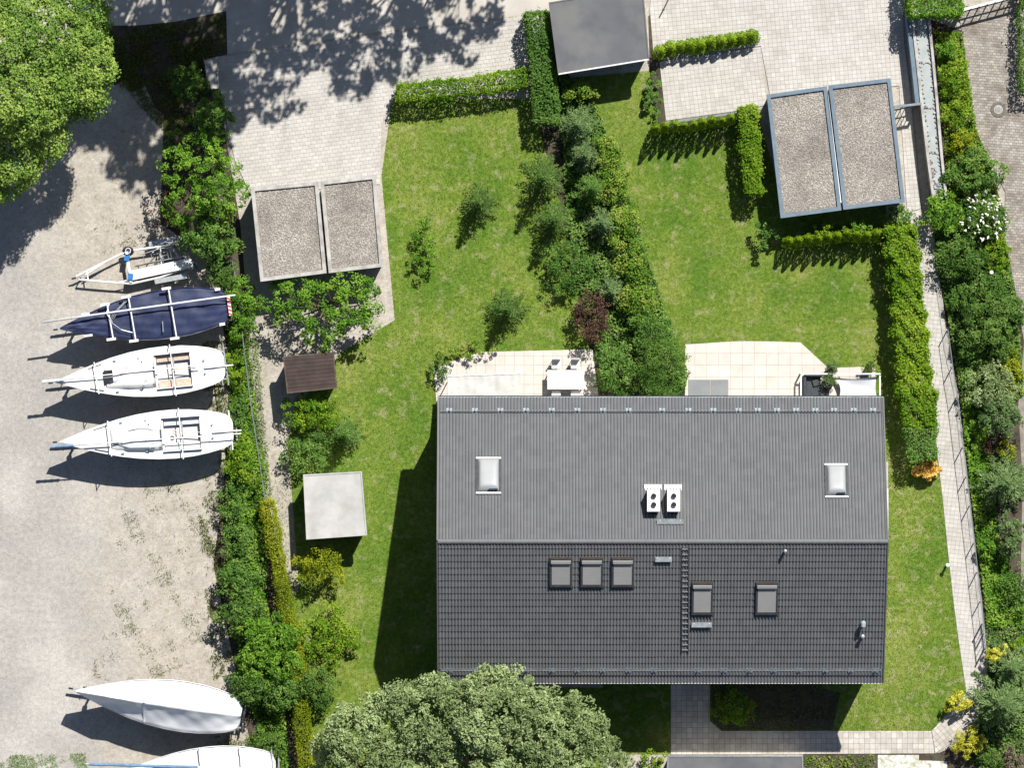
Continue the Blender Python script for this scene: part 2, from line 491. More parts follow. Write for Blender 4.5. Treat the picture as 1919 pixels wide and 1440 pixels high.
def crown_points(lobes, n_puff, puff_r, per_puff, zmin=-0.35, puff_var=0.4, stiff=0.5):
    """leaf positions and normals on many small puffs that sit on the lobes (cx,cy,cz,rx,ry,rz)"""
    L = np.array(lobes, float)
    area = (L[:, 3] * L[:, 4] + L[:, 3] * L[:, 5] + L[:, 4] * L[:, 5])
    pts = []; outs = []; lks = []
    ltone = RNG.uniform(0, 1, len(L))
    tries = 0
    got = 0
    while got < n_puff and tries < 30:
        tries += 1
        m = n_puff * 2
        k = RNG.choice(len(L), m, p=area / area.sum())
        d = unit(RNG.normal(size=(m, 3)))
        d = d[d[:, 2] > zmin]; k = k[:len(d)]
        p = L[k, :3] + d * L[k, 3:6] * RNG.uniform(0.60, 1.06, (len(d), 1))
        ok = np.ones(len(p), bool)
        for q in range(len(L)):
            e = np.sum(((p - L[q, :3]) / L[q, 3:6]) ** 2, axis=1)
            ok &= (k == q) | (e > 0.62)
        pts.append(p[ok]); outs.append(d[ok]); lks.append(k[ok]); got += ok.sum()
    C = np.concatenate(pts)[:n_puff]; O = np.concatenate(outs)[:n_puff]
    n = len(C)
    pr = puff_r * RNG.uniform(1 - puff_var, 1 + puff_var, n)
    LK = np.concatenate(lks)[:n_puff]
    tone = RNG.uniform(0, 1, n) * .55 + ltone[LK] * .45
    idx = np.repeat(np.arange(n), per_puff)
    d = unit(unit(RNG.normal(size=(len(idx), 3))) + O[idx] * stiff + np.array([0, 0, 0.35]))
    rr = pr[idx] * RNG.uniform(0.55, 1.05, len(idx))
    Pt = C[idx] + d * rr[:, None] * np.array([1, 1, 0.8])
    N = unit(d * 0.7 + RNG.normal(size=d.shape) * 0.33 + np.array([0, 0, 0.3]))
    rnd = np.clip((tone[idx] - .5) * 0.9 + .5 + (RNG.uniform(0, 1, len(idx)) - .5) * 0.6, 0, 1)
    return Pt, N, rnd

def limbs(mb, base, targets, r, split=0.45):
    base = Vector(base)
    top = sum((Vector(t) for t in targets), Vector()) / len(targets)
    fork = base.lerp(top, split)
    fork.z = base.z + (top.z - base.z) * split
    mid = base.lerp(fork, 0.5) + Vector((random.uniform(-.5, .5) * r, random.uniform(-.5, .5) * r, 0))
    mb.tube(base, mid, r, r * 0.85, 8); mb.tube(mid, fork, r * 0.85, r * 0.7, 8)
    for t in targets:
        t = Vector(t)
        m = fork.lerp(t, 0.5) + Vector((0, 0, 0.12 * (t - fork).length))
        mb.tube(fork, m, r * 0.5, r * 0.32, 6); mb.tube(m, t, r * 0.32, r * 0.12, 6)
        for q in range(2):
            e = t + Vector((random.uniform(-1, 1), random.uniform(-1, 1), random.uniform(0, 1))) * (t - fork).length * 0.35
            mb.tube(m, e, r * 0.18, r * 0.05, 5)
# ------------------------------------------------------------------ the setting
def big(name, z, mat, r=400):
    m = MB().add([(-r, -r, z), (r, -r, z), (r, r, z), (-r, r, z)], [(0, 1, 2, 3)])
    return m.build(name, mat, kind='structure')
big('ground', 0.0, MT['yard'])

def set_rnd(me, vals):
    a = me.attributes.new('rnd', 'FLOAT', 'FACE')
    a.data.foreach_set('value', np.asarray(vals, np.float32))

def paving(name, pts, w, h, ang, tmat, jmat, z=0.05, ind=0, bond=0.0, gap=0.011, piece='paver', origin=None):
    """laid pavers: joint bed with every paver a raised block, cut along the edge of the area"""
    base = sheet(name, pts, z - 0.013, jmat)
    poly = poly_px(pts)
    n = len(poly)
    a = sum(poly[i][0] * poly[(i + 1) % n][1] - poly[(i + 1) % n][0] * poly[i][1] for i in range(n))
    if a < 0: poly = poly[::-1]
    c, s = math.cos(math.radians(ang)), math.sin(math.radians(ang))
    ox, oy = poly[0] if origin is None else P(*origin)[:2]
    loc = [((x - ox) * c + (y - oy) * s, -(x - ox) * s + (y - oy) * c) for x, y in poly]
    x0 = min(p[0] for p in loc); x1 = max(p[0] for p in loc)
    y0 = min(p[1] for p in loc); y1 = max(p[1] for p in loc)
    whole = []; cut = []
    px = np.array([p[0] for p in loc]); py = np.array([p[1] for p in loc])
    for j in range(math.floor(y0 / h) - 1, math.ceil(y1 / h) + 1):
        off = (j % 2) * bond * w
        for i in range(math.floor((x0 - off) / w) - 1, math.ceil((x1 - off) / w) + 1):
            a0 = i * w + off + gap / 2; b0 = j * h + gap / 2
            rect = [(a0, b0), (a0 + w - gap, b0), (a0 + w - gap, b0 + h - gap), (a0, b0 + h - gap)]
            if rect[1][0] < x0 or a0 > x1 or rect[2][1] < y0 or b0 > y1: continue
            cp = clip_convex(loc, rect)
            if len(cp) < 3: continue
            ar = 0.5 * abs(sum(cp[k][0] * cp[(k + 1) % len(cp)][1] - cp[(k + 1) % len(cp)][0] * cp[k][1] for k in range(len(cp))))
            if ar < 0.03 * w * h: continue
            if ar > 0.999 * (w - gap) * (h - gap): whole.append(rect)
            else: cut.append(cp)
    def wpt(p): return (p[0] * c - p[1] * s + ox, p[0] * s + p[1] * c + oy)
    random.shuffle(whole)
    singles = whole[:ind]; rest = whole[ind:] + cut
    if singles:
        protos = []
        hx, hy = (w - gap) / 2, (h - gap) / 2
        for k in range(6):
            e = 0.006
            m = MB()
            m.add([(-hx, -hy, -.04), (hx, -hy, -.04), (hx, hy, -.04), (-hx, hy, -.04), (-hx, -hy, -e), (hx, -hy, -e), (hx, hy, -e), (-hx, hy, -e),
                   (-hx + e, -hy + e, 0), (hx - e, -hy + e, 0), (hx - e, hy - e, 0), (-hx + e, hy - e, 0)],
                  [(0, 1, 5, 4), (1, 2, 6, 5), (2, 3, 7, 6), (3, 0, 4, 7), (4, 5, 9, 8), (5, 6, 10, 9), (6, 7, 11, 10), (7, 4, 8, 11), (8, 9, 10, 11)])
            me = m.mesh(piece); me.materials.append(tmat)
            set_rnd(me, [random.random()] * len(me.polygons))
            protos.append(me)
        for rect in singles:
            q = wpt(((rect[0][0] + rect[2][0]) / 2, (rect[0][1] + rect[2][1]) / 2))
            o = link(piece, random.choice(protos), None, base)
            o.location = (q[0], q[1], z + random.uniform(-.002, .002))
            o.rotation_euler = (0, 0, math.radians(ang))
    if rest:
        m = MB(); vals = []
        for cp in rest:
            k = len(cp)
            w_ = [wpt(p) for p in cp]
            zz = z + random.uniform(-.002, .002)
            m.add([(p[0], p[1], z - .04) for p in w_] + [(p[0], p[1], zz) for p in w_],
                  [tuple(range(k, 2 * k))] + [(i, (i + 1) % k, k + (i + 1) % k, k + i) for i in range(k)])
            vals += [random.random()] * (k + 1)
        me = m.mesh(piece); me.materials.append(tmat); set_rnd(me, vals)
        o = link(piece, me, None, base)
        o['kind'] = 'stuff'
    return base

LAWN_E = [(1020, 150), (1240, 130), (1250, 240), (1420, 215), (1475, 400), (1660, 385), (1675, 560), (1690, 760), (1705, 880), (1760, 880), (1812, 1292), (1745, 1372), (1240, 1380), (1200, 1250), (1640, 1240), (1640, 720), (1130, 740)]
LAWN_EA = [(1020, 150), (1240, 130), (1250, 240), (1420, 215), (1475, 400), (1660, 385), (1690, 760), (1640, 800), (1130, 800)]
LAWN_EB = [(1600, 740), (1692, 760), (1705, 860), (1757, 855), (1766, 930), (1777, 1040), (1787, 1130), (1797, 1205), (1811, 1298), (1745, 1373), (1258, 1376), (1257, 1415), (1130, 1415), (1130, 1200), (1600, 1200)]
LAWN_W = [(735, 185), (1060, 185), (1130, 660), (1100, 800), (900, 800), (900, 1290), (1130, 1290), (1130, 1460), (600, 1460), (565, 1330), (530, 1100), (515, 900), (560, 760), (640, 660), (740, 600), (715, 330)]
sheet('lawn', LAWN_EA, 0.012, MT['lawn'], label='mown lawn between the gravel topped garage and the terrace')
sheet('lawn', LAWN_EB, 0.016, MT['lawn_dry'], label='patchy lawn strip between the house gable and the fenced path')
sheet('lawn', LAWN_W, 0.012, MT['lawn'], label='lawn of the neighbouring garden')
sheet('planting_and_shade_bed', [(1700, 20), (1812, 60), (1850, 300), (1890, 420), (1905, 560), (1930, 640), (1930, 1450), (1830, 1450), (1845, 1230), (1826, 1020), (1794, 740), (1745, 420), (1740, 340)], 0.010, MT['soil'])
sheet('planting_and_shade_bed', [(990, 20), (1050, 120), (1112, 200), (1168, 400), (1192, 520), (1225, 590), (1280, 690), (1285, 760), (1130, 760), (1100, 620), (1060, 420), (1000, 200)], 0.016, MT['soil'])
sheet('planting_and_shade_bed', [(310, 130), (400, 110), (450, 420), (470, 640), (510, 900), (560, 1160), (600, 1450), (480, 1450), (440, 1250), (400, 1060), (420, 900), (430, 700), (400, 480), (300, 420)], 0.006, MT['soil'])
sheet('planting_and_shade_bed', [(1225, 20), (1215, 30), (1218, 140), (1235, 240), (1250, 240), (1240, 110), (1235, 20)], 0.02, MT['soil'])
sheet('planting_and_shade_bed', [(1505, 1412), (1760, 1412), (1830, 1380), (1830, 1450), (1505, 1450)], 0.010, MT['soil'])
sheet('road', [(-200, -500), (2200, -900), (2200, -40), (1215, -10), (1030, 22), (690, 62), (378, 108), (170, 40), (-200, 60)], 0.004, MT['road'])
sheet('garden_path', [(462, 650), (520, 650), (545, 900), (560, 1100), (545, 1140), (500, 930), (470, 760)], 0.014, MT['yard'])
sheet('planting_and_shade_bed', [(1333, 1284), (1520, 1284), (1575, 1300), (1560, 1369), (1352, 1369), (1333, 1350)], 0.024, MT['soil'])  # added dark sheet: deepens the house shadow on the lawn by colour
sheet('chippings_bed', [(1645, 1416), (1722, 1416), (1722, 1426), (1775, 1428), (1775, 1450), (1645, 1450)], 0.03, MT['chippings'])

paving('driveway', [(405, 108), (690, 66), (1022, 26), (1030, 120), (990, 150), (740, 180), (715, 230), (712, 345), (470, 365), (440, 300), (412, 170)], 0.30, 0.20, 7.5, MT['paver'], MT['paver_joint'], bond=0.5)
paving('driveway', [(1222, -40), (1690, -40), (1694, 80), (1705, 160), (1712, 240), (1726, 390), (1700, 400), (1685, 160), (1445, 190), (1426, 86), (1225, 108), (1218, 20)], 0.222, 0.222, 5.0, MT['paver'], MT['paver_joint'])
paving('parking_pad', [(1236, 116), (1426, 88), (1436, 175), (1440, 196), (1378, 208), (1248, 226)], 0.222, 0.222, 7.0, MT['paver'], MT['paver_joint'])
PATH_L = [(1700, 401), (1709, 430), (1722, 560), (1734, 655), (1746, 740), (1757, 855), (1766, 930), (1777, 1040), (1787, 1130), (1797, 1205), (1811, 1298)]
PATH_R = [(1727, 391), (1741, 430), (1757, 560), (1769, 655), (1788, 740), (1799, 840), (1811, 950), (1819, 1020), (1832, 1130), (1840, 1210), (1846, 1290)]
paving('garden_walk', PATH_L + PATH_R[::-1], 0.222, 0.222, -96.5, MT['paver'], MT['paver_joint'])
kb = MB()
def strip(mb, L, R, z0, z1):
    for a, b, c, d in zip(L[:-1], L[1:], R[1:], R[:-1]):
        mb.prism([tuple(P(*q)[:2]) for q in (a, b, c, d)], z0, z1)
strip(kb, PATH_R[1:], [(x + 8, y) for x, y in PATH_R[1:]], 0, 0.09)
kb.build('kerb', MT['concrete'], kind='structure')
paving('house_walk', [(1257, 1283), (1330, 1283), (1330, 1352), (1352, 1371), (1745, 1371), (1752, 1413), (1257, 1415)], 0.28, 0.28, 0.0, MT['path_paver'], MT['dark_joint'], ind=300, origin=(1257, 1415))
paving('walk_corner', [(1746, 1371), (1811, 1299), (1846, 1292), (1850, 1320), (1800, 1382), (1753, 1413)], 0.24, 0.24, 40.0, MT['path_paver'], MT['dark_joint'])
sheet('rough_grass', [(190, 48), (260, 47), (330, 40), (424, 20), (426, 102), (386, 110), (395, 180), (392, 235), (350, 250), (330, 285), (312, 262), (318, 225), (290, 200), (272, 160), (250, 172), (236, 148), (214, 160), (205, 120)], 0.009, MT['soil'])
paving('terrace', [(1284, 646), (1395, 639), (1500, 642), (1552, 690), (1640, 687), (1641, 760), (1284, 760)], 0.62, 0.62, 0.0, MT['slab'], MT['paver_joint'], z=0.06, ind=200, piece='slab', origin=(1302, 640))
paving('terrace', [(812, 690), (900, 660), (1110, 655), (1125, 770), (820, 775)], 0.5, 0.5, 0.0, MT['slab'], MT['paver_joint'], z=0.06, ind=200, piece='slab')
paving('cobbled_yard', [(1803, 62), (1795, 18), (1960, -20), (1960, 700), (1919, 640), (1902, 540), (1882, 440), (1884, 360), (1850, 290), (1825, 235), (1812, 130)], 0.21, 0.14, -4.0, MT['cobble'], MT['dark_joint'], bond=0.5, gap=0.018)
sheet('cobbled_yard', [(1919, 640), (1960, 640), (1960, 1200), (1912, 1130), (1916, 900), (1908, 760)], 0.03, MT['cobble'])

# manhole in the cobbles
mp = P(1871, 205, .06)
mh = empty('manhole_cover', (mp.x, mp.y, 0.05), 'round iron manhole cover in a concrete ring set in cobbles', 'manhole')
MB().lathe([(0.245, -0.03), (0.245, 0.02), (0.40, 0.02), (0.41, 0.005), (0.41, -0.03)], mp, 32).build('ring', MT['iron'], mh)
MB().lathe([(0.0, 0.016), (0.235, 0.016), (0.235, -0.03)], mp, 32).build('lid', MT['concrete'], mh)
m_ = MB()
for k in range(5): m_.box((mp.x + (k - 2) * 0.075, mp.y, mp.z + .02), (0.025, 0.3 if k in (1, 2, 3) else 0.18, 0.014))
m_.build('lid_rib', MT['iron'], mh)

# ------------------------------------------------------------------ duplex house
ZE, ZR = 5.3, 9.1
kx = (1 - ZE / H) / S
HX0, HX1 = (822 - 959.5) * kx, (1654.5 - 959.5) * kx
HYT, HYB = (720 - 746) * kx, (720 - 1278) * kx
HYR = (HYT + HYB) / 2
HALF = HYT - HYR
TAN = (ZR - ZE) / HALF
PITCH = math.atan(TAN)
def roof_z(y): return ZR - abs(y - HYR) * TAN
def on_roof(px, py, up=0.0):
    z = 7.0
    for _ in range(8):
        p = P(px, py, z)
        z = roof_z(p.y) + up
    return P(px, py, z)
hroot_loc = Vector(((HX0 + HX1) / 2, HYR, 0))
house = empty('duplex_house', hroot_loc, 'wide duplex house with dark grey tiled gable roof beside the walled terrace', 'house')
# walls
OV = 0.55
wx0, wx1, wy0, wy1 = HX0 + 0.25, HX1 - 0.25, HYB + OV, HYT - OV
m = MB()
zw = roof_z(wy1) - 0.22
m.box(((wx0 + wx1) / 2, (wy0 + wy1) / 2, zw / 2), (wx1 - wx0, wy1 - wy0, zw))
yr = HYR
for x in (wx0, wx1 - 0.3):
    m.add([(x, wy0, zw), (x + .3, wy0, zw), (x + .3, wy1, zw), (x, wy1, zw), (x, yr, ZR - .25), (x + .3, yr, ZR - .25)],
          [(0, 1, 5, 4), (2, 3, 4, 5), (0, 4, 3), (1, 2, 5)])
wall = m.build('wall', MT['plaster'], house)
def window(cx, cy, cz, w, h, axis, parent, name='window'):
    """axis 'x': wall faces +-y;  'y': wall faces +-x"""
    sgn = 1 if (cy > HYR if axis == 'x' else cx > hroot_loc.x) else -1
    f = MB()
    def bx(u, v, du, dv, t, off):
        if axis == 'x': f.box((cx + u, cy + sgn * off, cz + v), (du, t, dv))
        else: f.box((cx + sgn * off, cy + u, cz + v), (t, du, dv))
    bx(-w / 2, 0, .08, h + .08, .08, .03); bx(w / 2, 0, .08, h + .08, .08, .03)
    bx(0, h / 2, w - .08, .08, .08, .03); bx(0, -h / 2, w - .08, .08, .08, .03); bx(0, 0, .06, h - .08, .08, .03)
    o = f.build(name, MT['steel_white'], parent)
    f = MB(); bx(0, 0, w - .06, h - .06, .02, .012); f.build('pane', MT['glass'], o)
    f = MB(); bx(0, -h / 2 - .07, w + .2, .05, .22, .09); f.build('sill', MT['concrete'], o)
for k in range(6):
    xx = wx0 + 2.0 + k * (wx1 - wx0 - 4.0) / 5
    window(xx, wy1, 1.3, 1.9, 2.1, 'x', house)
    window(xx, wy1, 3.9, 1.5, 1.3, 'x', house)
    window(xx, wy0, 3.9, 1.2, 1.2, 'x', house)
    if k not in (1, 4): window(xx, wy0, 1.5, 1.2, 1.2, 'x', house)
for yy in (HYR - 3, HYR + 3):
    for zz in (1.5, 4.0):
        window(wx1, yy, zz, 1.2, 1.2, 'y', house); window(wx0, yy, zz, 1.2, 1.2, 'y', house)
for k in (1, 4):
    xx = wx0 + 2.0 + k * (wx1 - wx0 - 4.0) / 5
    d = MB().box((xx, wy0 - .02, 1.08), (1.1, .1, 2.1)).build('door', MT['charcoal'], house)
    MB().tube((xx + .4, wy0 - .1, 1.0), (xx + .4, wy0 - .1, 1.25), .015).build('handle', MT['galv'], d)
    MB().box((xx, wy0 - .28, .06), (1.4, .5, .12)).build('doorstep', MT['concrete'], house)

# roof: deck, tiles, caps
dk = MB()
for sgn, ye in ((1, HYT), (-1, HYB)):
    yv = ye - sgn * 0.02
    for x0, x1 in ((HX0 + .06, HX1 - .06),):
        a = [(x0, yv, roof_z(yv) - .06), (x1, yv, roof_z(yv) - .06), (x1, HYR, ZR - .06), (x0, HYR, ZR - .06)]
        b = [(p[0], p[1], p[2] - .16) for p in a]
        dk.add(a + b, [(0, 1, 2, 3), (7, 6, 5, 4), (0, 4, 5, 1), (1, 5, 6, 2), (3, 7, 4, 0)])
roof = dk.build('roof', MT['lead'], house)
SL = HALF / math.cos(PITCH)
NROW = 22; NCOL = 69
GA = SL / NROW; TW = (HX1 - HX0) / NCOL
def tile_geo(seg=10):
    """double roll tile, origin at its lower left corner, y up the slope"""
    xs = np.linspace(0, TW, seg + 1)
    prof = 0.052 * np.clip(np.cos((xs / (TW / 2) - 0.42) * 2 * math.pi) * 0.62 + 0.42, 0, 1)
    vs = []; fs = []
    n = seg + 1
    for x, h in zip(xs, prof): vs.append((x, 0.0, h - 0.012))
    for x, h in zip(xs, prof): vs.append((x, 0.0, h + 0.036))
    for x, h in zip(xs, prof): vs.append((x, GA + 0.03, h - 0.004))
    for i in range(seg):
        fs.append((i, i + 1, n + i + 1, n + i)); fs.append((n + i, n + i + 1, 2 * n + i + 1, 2 * n + i))
    return np.array(vs), fs
TV, TF = tile_geo()
def slope_mat(sgn):
    """tile frame (x along eave, y up the slope) -> world; sgn +1 north slope, -1 south slope"""
    up = Vector((0, -sgn * math.cos(PITCH), math.sin(PITCH)))
    ex = Vector((-sgn, 0, 0)); nz = ex.cross(up)
    o = Vector((HX1 if sgn > 0 else HX0, HYT if sgn > 0 else HYB, ZE - 0.02))
    return Matrix(((ex.x, up.x, nz.x, o.x), (ex.y, up.y, nz.y, o.y), (ex.z, up.z, nz.z, o.z), (0, 0, 0, 1)))
protos = []
for k in range(6):
    t_ = MB(); t_.add([tuple(v) for v in TV], TF)
    me = t_.mesh('roof_tile', smooth=False); me.materials.append(MT['tile'])
    set_rnd(me, [k / 5] * len(me.polygons)); protos.append(me)
V_ = []; F_ = []; R_ = []; nb = 0
cnt = 0
for sgn in (1, -1):
    SM = slope_mat(sgn)
    for r in range(NROW):
        for c in range(NCOL):
            j = Vector((c * TW, r * GA, random.uniform(-.003, .003)))
            single = sgn < 0 and c >= NCOL - 21 and 3 <= r < 17
            if single and cnt < 294:
                cnt += 1
                o = link('roof_tile', random.choice(protos), None, roof)
                mw = SM @ Matrix.Translation(j)
                mw.translation -= hroot_loc
                o.matrix_local = mw
            else:
                A = TV + np.array(j)
                R3 = np.array(SM.to_3x3()); A = A @ R3.T + np.array(SM.translation) - np.array(hroot_loc)
                V_.append(A); F_.append(np.array(TF) + nb); nb += len(TV)
                R_.append(np.full(len(TF), random.random()))
me = fast_mesh('roof_tile', np.concatenate(V_), np.concatenate(F_), np.concatenate(R_))
o = link('roof_tile', me, MT['tile'], roof); o['kind'] = 'stuff'
# ridge caps, each its own piece
ncap = 54; cw = (HX1 - HX0) / ncap
cm = MB()
for s_, e_ in ((0, 0.012), (1, 0.0)):
    for k in range(9):
        a = math.pi * k / 8
        cm.v.append((s_ * (cw + .03), -math.cos(a) * (0.115 + e_), math.sin(a) * (0.085 + e_) - .02))
for k in range(8): cm.f.append((k, 9 + k, 10 + k, k + 1))
cm.f.append(tuple(range(9)))
capme = cm.mesh('ridge_cap', smooth=False); capme.materials.append(MT['tile'])
set_rnd(capme, [0.75] * len(capme.polygons))
for k in range(ncap):
    o = link('ridge_cap', capme, None, roof)
    o.location = (HX0 + k * cw - hroot_loc.x, 0.0, ZR + .02 + random.uniform(-.004, .004))
# verge strips and gutters
for x in (HX0 - .03, HX1 + .03):
    for sgn, ye in ((1, HYT), (-1, HYB)):
        MB().bar((x, ye, ZE - .08), (x, HYR, ZR - .08), .06, .26).build('verge_board', MT['tile'], house)
for ye, sgn, mt in ((HYT, 1, 'zinc_dark'), (HYB, -1, 'gutter_white')):
    g = MB()
    def gf(u, v):
        a = math.pi * (1 + v)
        return (HX0 - .02 + u * (HX1 - HX0 + .04), ye + sgn * (.055) + math.cos(a) * .062, ZE - .035 + math.sin(a) * .062)
    g.grid(gf, 40, 8)
    g.build('gutter', MT[mt], house, True)
MB().bar((HX0, HYT + .004, ZE + .012), (HX1, HYT + .004, ZE + .012), .03, .02).build('eave_flashing', MT['zinc_dark'], house)
for x in (HX0 + .4, HX1 - .4, (1210 - 959.5) * kx):
    for ye, wy, sgn in ((HYT, wy1, 1), (HYB, wy0, -1)):
        MB().path([(x, ye + sgn * .055, ZE - .12), (x, wy + sgn * .06, ZE - .65), (x, wy + sgn * .06, .05)], .045, 8).build('downpipe', MT['zinc_dark'], house)

# on-roof frame of a point: (normal, up-slope direction)
def rf(sgn):
    SM = slope_mat(sgn)
    return SM.col[2].to_3d(), SM.col[1].to_3d()
NN, NU = rf(1); SN, SU = rf(-1)

# snow guards
def snow_guard(py, sgn, xs):
    n_, u_ = rf(sgn)
    a = on_roof(826, py, .03); b = on_roof(1652, py, .03)
    g = MB()
    for hgt in (.07, .22): g.tube(a + n_ * hgt, b + n_ * hgt, .016, .016, 6)
    L = (b - a).length; k = int(L / .16)
    for i in range(k):
        p = a.lerp(b, (i + .5) / k); q = p + (b - a).normalized() * .07
        g.tube(p + n_ * .07, q + n_ * .22, .009, .009, 4, False)
    sg = g.build('snow_guard', MT['zinc_dark'], house)
    for x in xs:
        p = on_roof(x, py, .03)
        m = MB()
        for d in (-.09, .09):
            c0 = p + Vector((d, 0, 0)) + n_ * .035
            m.bar(c0 - u_ * .22, c0 + u_ * .06, .12, .012, n_)
        m.bar(p + n_ * .02 - u_ * .02, p + n_ * .26, .05, .02, Vector((1, 0, 0)))
        m.bar(p + n_ * .24, p - u_ * .16 + n_ * .04, .04, .015, Vector((1, 0, 0)))
        m.build('bracket', MT['zinc' if sgn > 0 else 'fascia_blue'], sg)
up_x = [1241, 1290, 1337, 1384, 1420, 1456, 1492, 1528, 1563, 1600, 1636] + [842 + 48 * k for k in range(8)]
snow_guard(773, 1, up_x)
lo_x = [1307, 1356, 1404, 1450, 1498, 1547, 1595, 1640] + [842 + 48 * k for k in range(9)]
snow_guard(1254, -1, lo_x)

# roof windows
def roof_window(x0, y0, x1, y1, sgn, blind, frame, label, open_=0.0):
    n_, u_ = rf(sgn)
    ex = Vector((1, 0, 0))
    c = on_roof((x0 + x1) / 2, (y0 + y1) / 2, .05)
    w = (x1 - x0) / 37.4; l = (y1 - y0) / 37.4 / math.cos(PITCH)
    m = MB()
    def pl(mm, cx, cy, dx, dy, z0, z1):
        o_ = c + ex * cx + u_ * cy
        mm.bar(o_ - u_ * dy / 2 + n_ * (z0 + z1) / 2, o_ + u_ * dy / 2 + n_ * (z0 + z1) / 2, dx, z1 - z0, n_)
    for sx in (-1, 1): pl(m, sx * (w / 2 - .04), 0, .08, l, 0, .14)
    pl(m, 0, l / 2 - .05, w - .16, .10, 0, .15); pl(m, 0, -l / 2 + .05, w - .16, .10, 0, .13)
    f = m.build('skylight', MT[frame], house); f['label'] = label
    m = MB(); pl(m, 0, 0, w - .17, l - .2, .02, .05); m.build('pane', MT['glass'], f)
    m = MB()
    for k in range(12):
        yy = -l / 2 + .14 + (k + .5) * (l * .74) / 12
        pl(m, 0, yy, w - .2, l * .74 / 12 - .004, .085, .12)
    m.build('blind', MT[blind], f)
    m = MB(); pl(m, 0, l / 2 - .17, w - .12, .15, .12, .24); m.build('blind_box', MT[blind], f)
    m = MB(); pl(m, 0, -l / 2 - .06, w + .12, .16, -.01, .03); m.build('apron', MT[frame], f)
    m = MB(); pl(m, 0, l / 2 + .025, w + .06, .04, 0, .05); m.build('head_flashing', MT['wood_dark' if blind == 'blind' else frame], f)
    return f
roof_window(1296, 1091, 1336, 1152, -1, 'blind', 'lead', 'dark framed skylight with grey blind beside the roof ladder')
roof_window(1416, 1091, 1458, 1152, -1, 'blind', 'lead', 'dark framed skylight with grey blind away from the roof ladder')
for k in range(3): roof_window(1030 + 58 * k, 1045, 1072 + 58 * k, 1100, -1, 'blind', 'lead', 'dark framed skylight in a row of three')
# domed white skylight on the sunny slope
def dome(x0, y0, x1, y1, label):
    n_, u_ = rf(1)
    c = on_roof((x0 + x1) / 2, (y0 + y1) / 2, .04); ex = Vector((1, 0, 0))
    w = (x1 - x0) / 37.6; l = (y1 - y0) / 37.6 / math.cos(PITCH)
    m = MB()
    for a0, a1, ww in (((-w / 2, -l / 2), (-w / 2, l / 2), .08), ((w / 2, -l / 2), (w / 2, l / 2), .08)):
        m.bar(c + ex * a0[0] + u_ * a0[1] + n_ * .03, c + ex * a1[0] + u_ * a1[1] + n_ * .03, ww, .08, n_)
    m.bar(c - u_ * (l / 2 - .04) + n_ * .028, c + u_ * (l / 2 - .04) + n_ * .028, w - .085, .06, n_)
    f = m.build('skylight', MT['lead'], house); f['label'] = label
    for yy in (-l / 2 - .02, l / 2 + .02):
        MB().bar(c - ex * (w / 2 + .04) + u_ * yy + n_ * .05, c + ex * (w / 2 + .04) + u_ * yy + n_ * .05, .09, .05, n_).build('trim', MT['steel_white'], f)
    d = MB()
    def df(u, v):
        a, b = u * 2 - 1, v * 2 - 1
        q = (1 - abs(a) ** 5) * (1 - abs(b) ** 5)
        return c + ex * a * (w / 2 - .08) + u_ * (b * (l / 2 - .10) - .05) + n_ * (.26 * q ** .4 + .06)
    d.grid(df, 14, 18)
    d.build('roller_shutter', MT['blind_white'], f, True)
    MB().bar(c + u_ * (l / 2 - .14) + n_ * .24 + ex * .02, c + u_ * (l / 2 - .14) + n_ * .24 + ex * (w / 2 - .12), .08, .18, n_).build('shutter_motor', MT['fascia_blue'], f)
dome(1547, 872, 1588, 932, 'white shuttered skylight on the pale sunlit slope')
dome(893, 860, 938, 925, 'white shuttered skylight on the neighbouring half of the roof')

# twin chimneys
def chimney(px, label):
    w, l = 0.60, 1.06
    c = on_roof(px, 938, 0)
    zb = c.z - .5; zt = c.z + .95
    m = MB()
    m.box((c.x, c.y, (zb + zt) / 2), (w, l, zt - zb))
    m.box((c.x, c.y, zt + .02), (w + .05, l + .05, .06))
    ch = m.build('chimney', MT['steel_white'], house); ch['label'] = label
    MB().box((c.x, c.y + l / 2 + .12, roof_z(c.y + l / 2 + .12) + .07), (w + .3, .3, .05)).build('flashing', MT['steel_white'], ch)
    for dy in (.14, -.30):
        q = (c.x + .01, c.y + dy + .1, zt + .04)
        MB().lathe([(.0, -.02), (.122, -.02), (.122, .12), (.132, .12), (.132, 0)], q, 18).build('flue', MT['galv'], ch, True)
        MB().lathe([(.0, .122), (.124, .122)], q, 18).build('flue_mouth', MT['black'], ch)
chimney(1224, 'white clad chimney next to the roof joint of the two halves')
chimney(1261.5, 'white clad chimney above the long roof step')

# roof steps and ladder
def step(x0, x1, py, sgn, label=None):
    a = on_roof(x0, py, .14); b = on_roof(x1, py, .14)
    s = MB().bar(a, b, .26, .035).build('roof_step', MT['zinc_dark'], house)
    n_, u_ = rf(sgn)
    for t in (.12, .88):
        p = a.lerp(b, t)
        MB().bar(p + Vector((0, 0, -.01)), p - u_ * .1 - Vector((0, 0, .2)), .05, .02, Vector((1, 0, 0))).build('step_bracket', MT['zinc'], s)
        MB().tube(p + Vector((0, .06, .018)), p + Vector((0, .06, .035)), .025, .02, 8).build('bolt', MT['steel_white'], s)
step(1231, 1281, 978, 1); step(1228, 1259, 1049, -1); step(1296, 1334, 1172, -1)
a0, a1 = on_roof(1284, 1026, .10), on_roof(1284, 1225, .10)
m = MB()
for d in (-.165, .165): m.bar(a0 + Vector((d, 0, 0)), a1 + Vector((d, 0, 0)), .03, .06, SN)
lad = m.build('roof_ladder', MT['charcoal'], house)
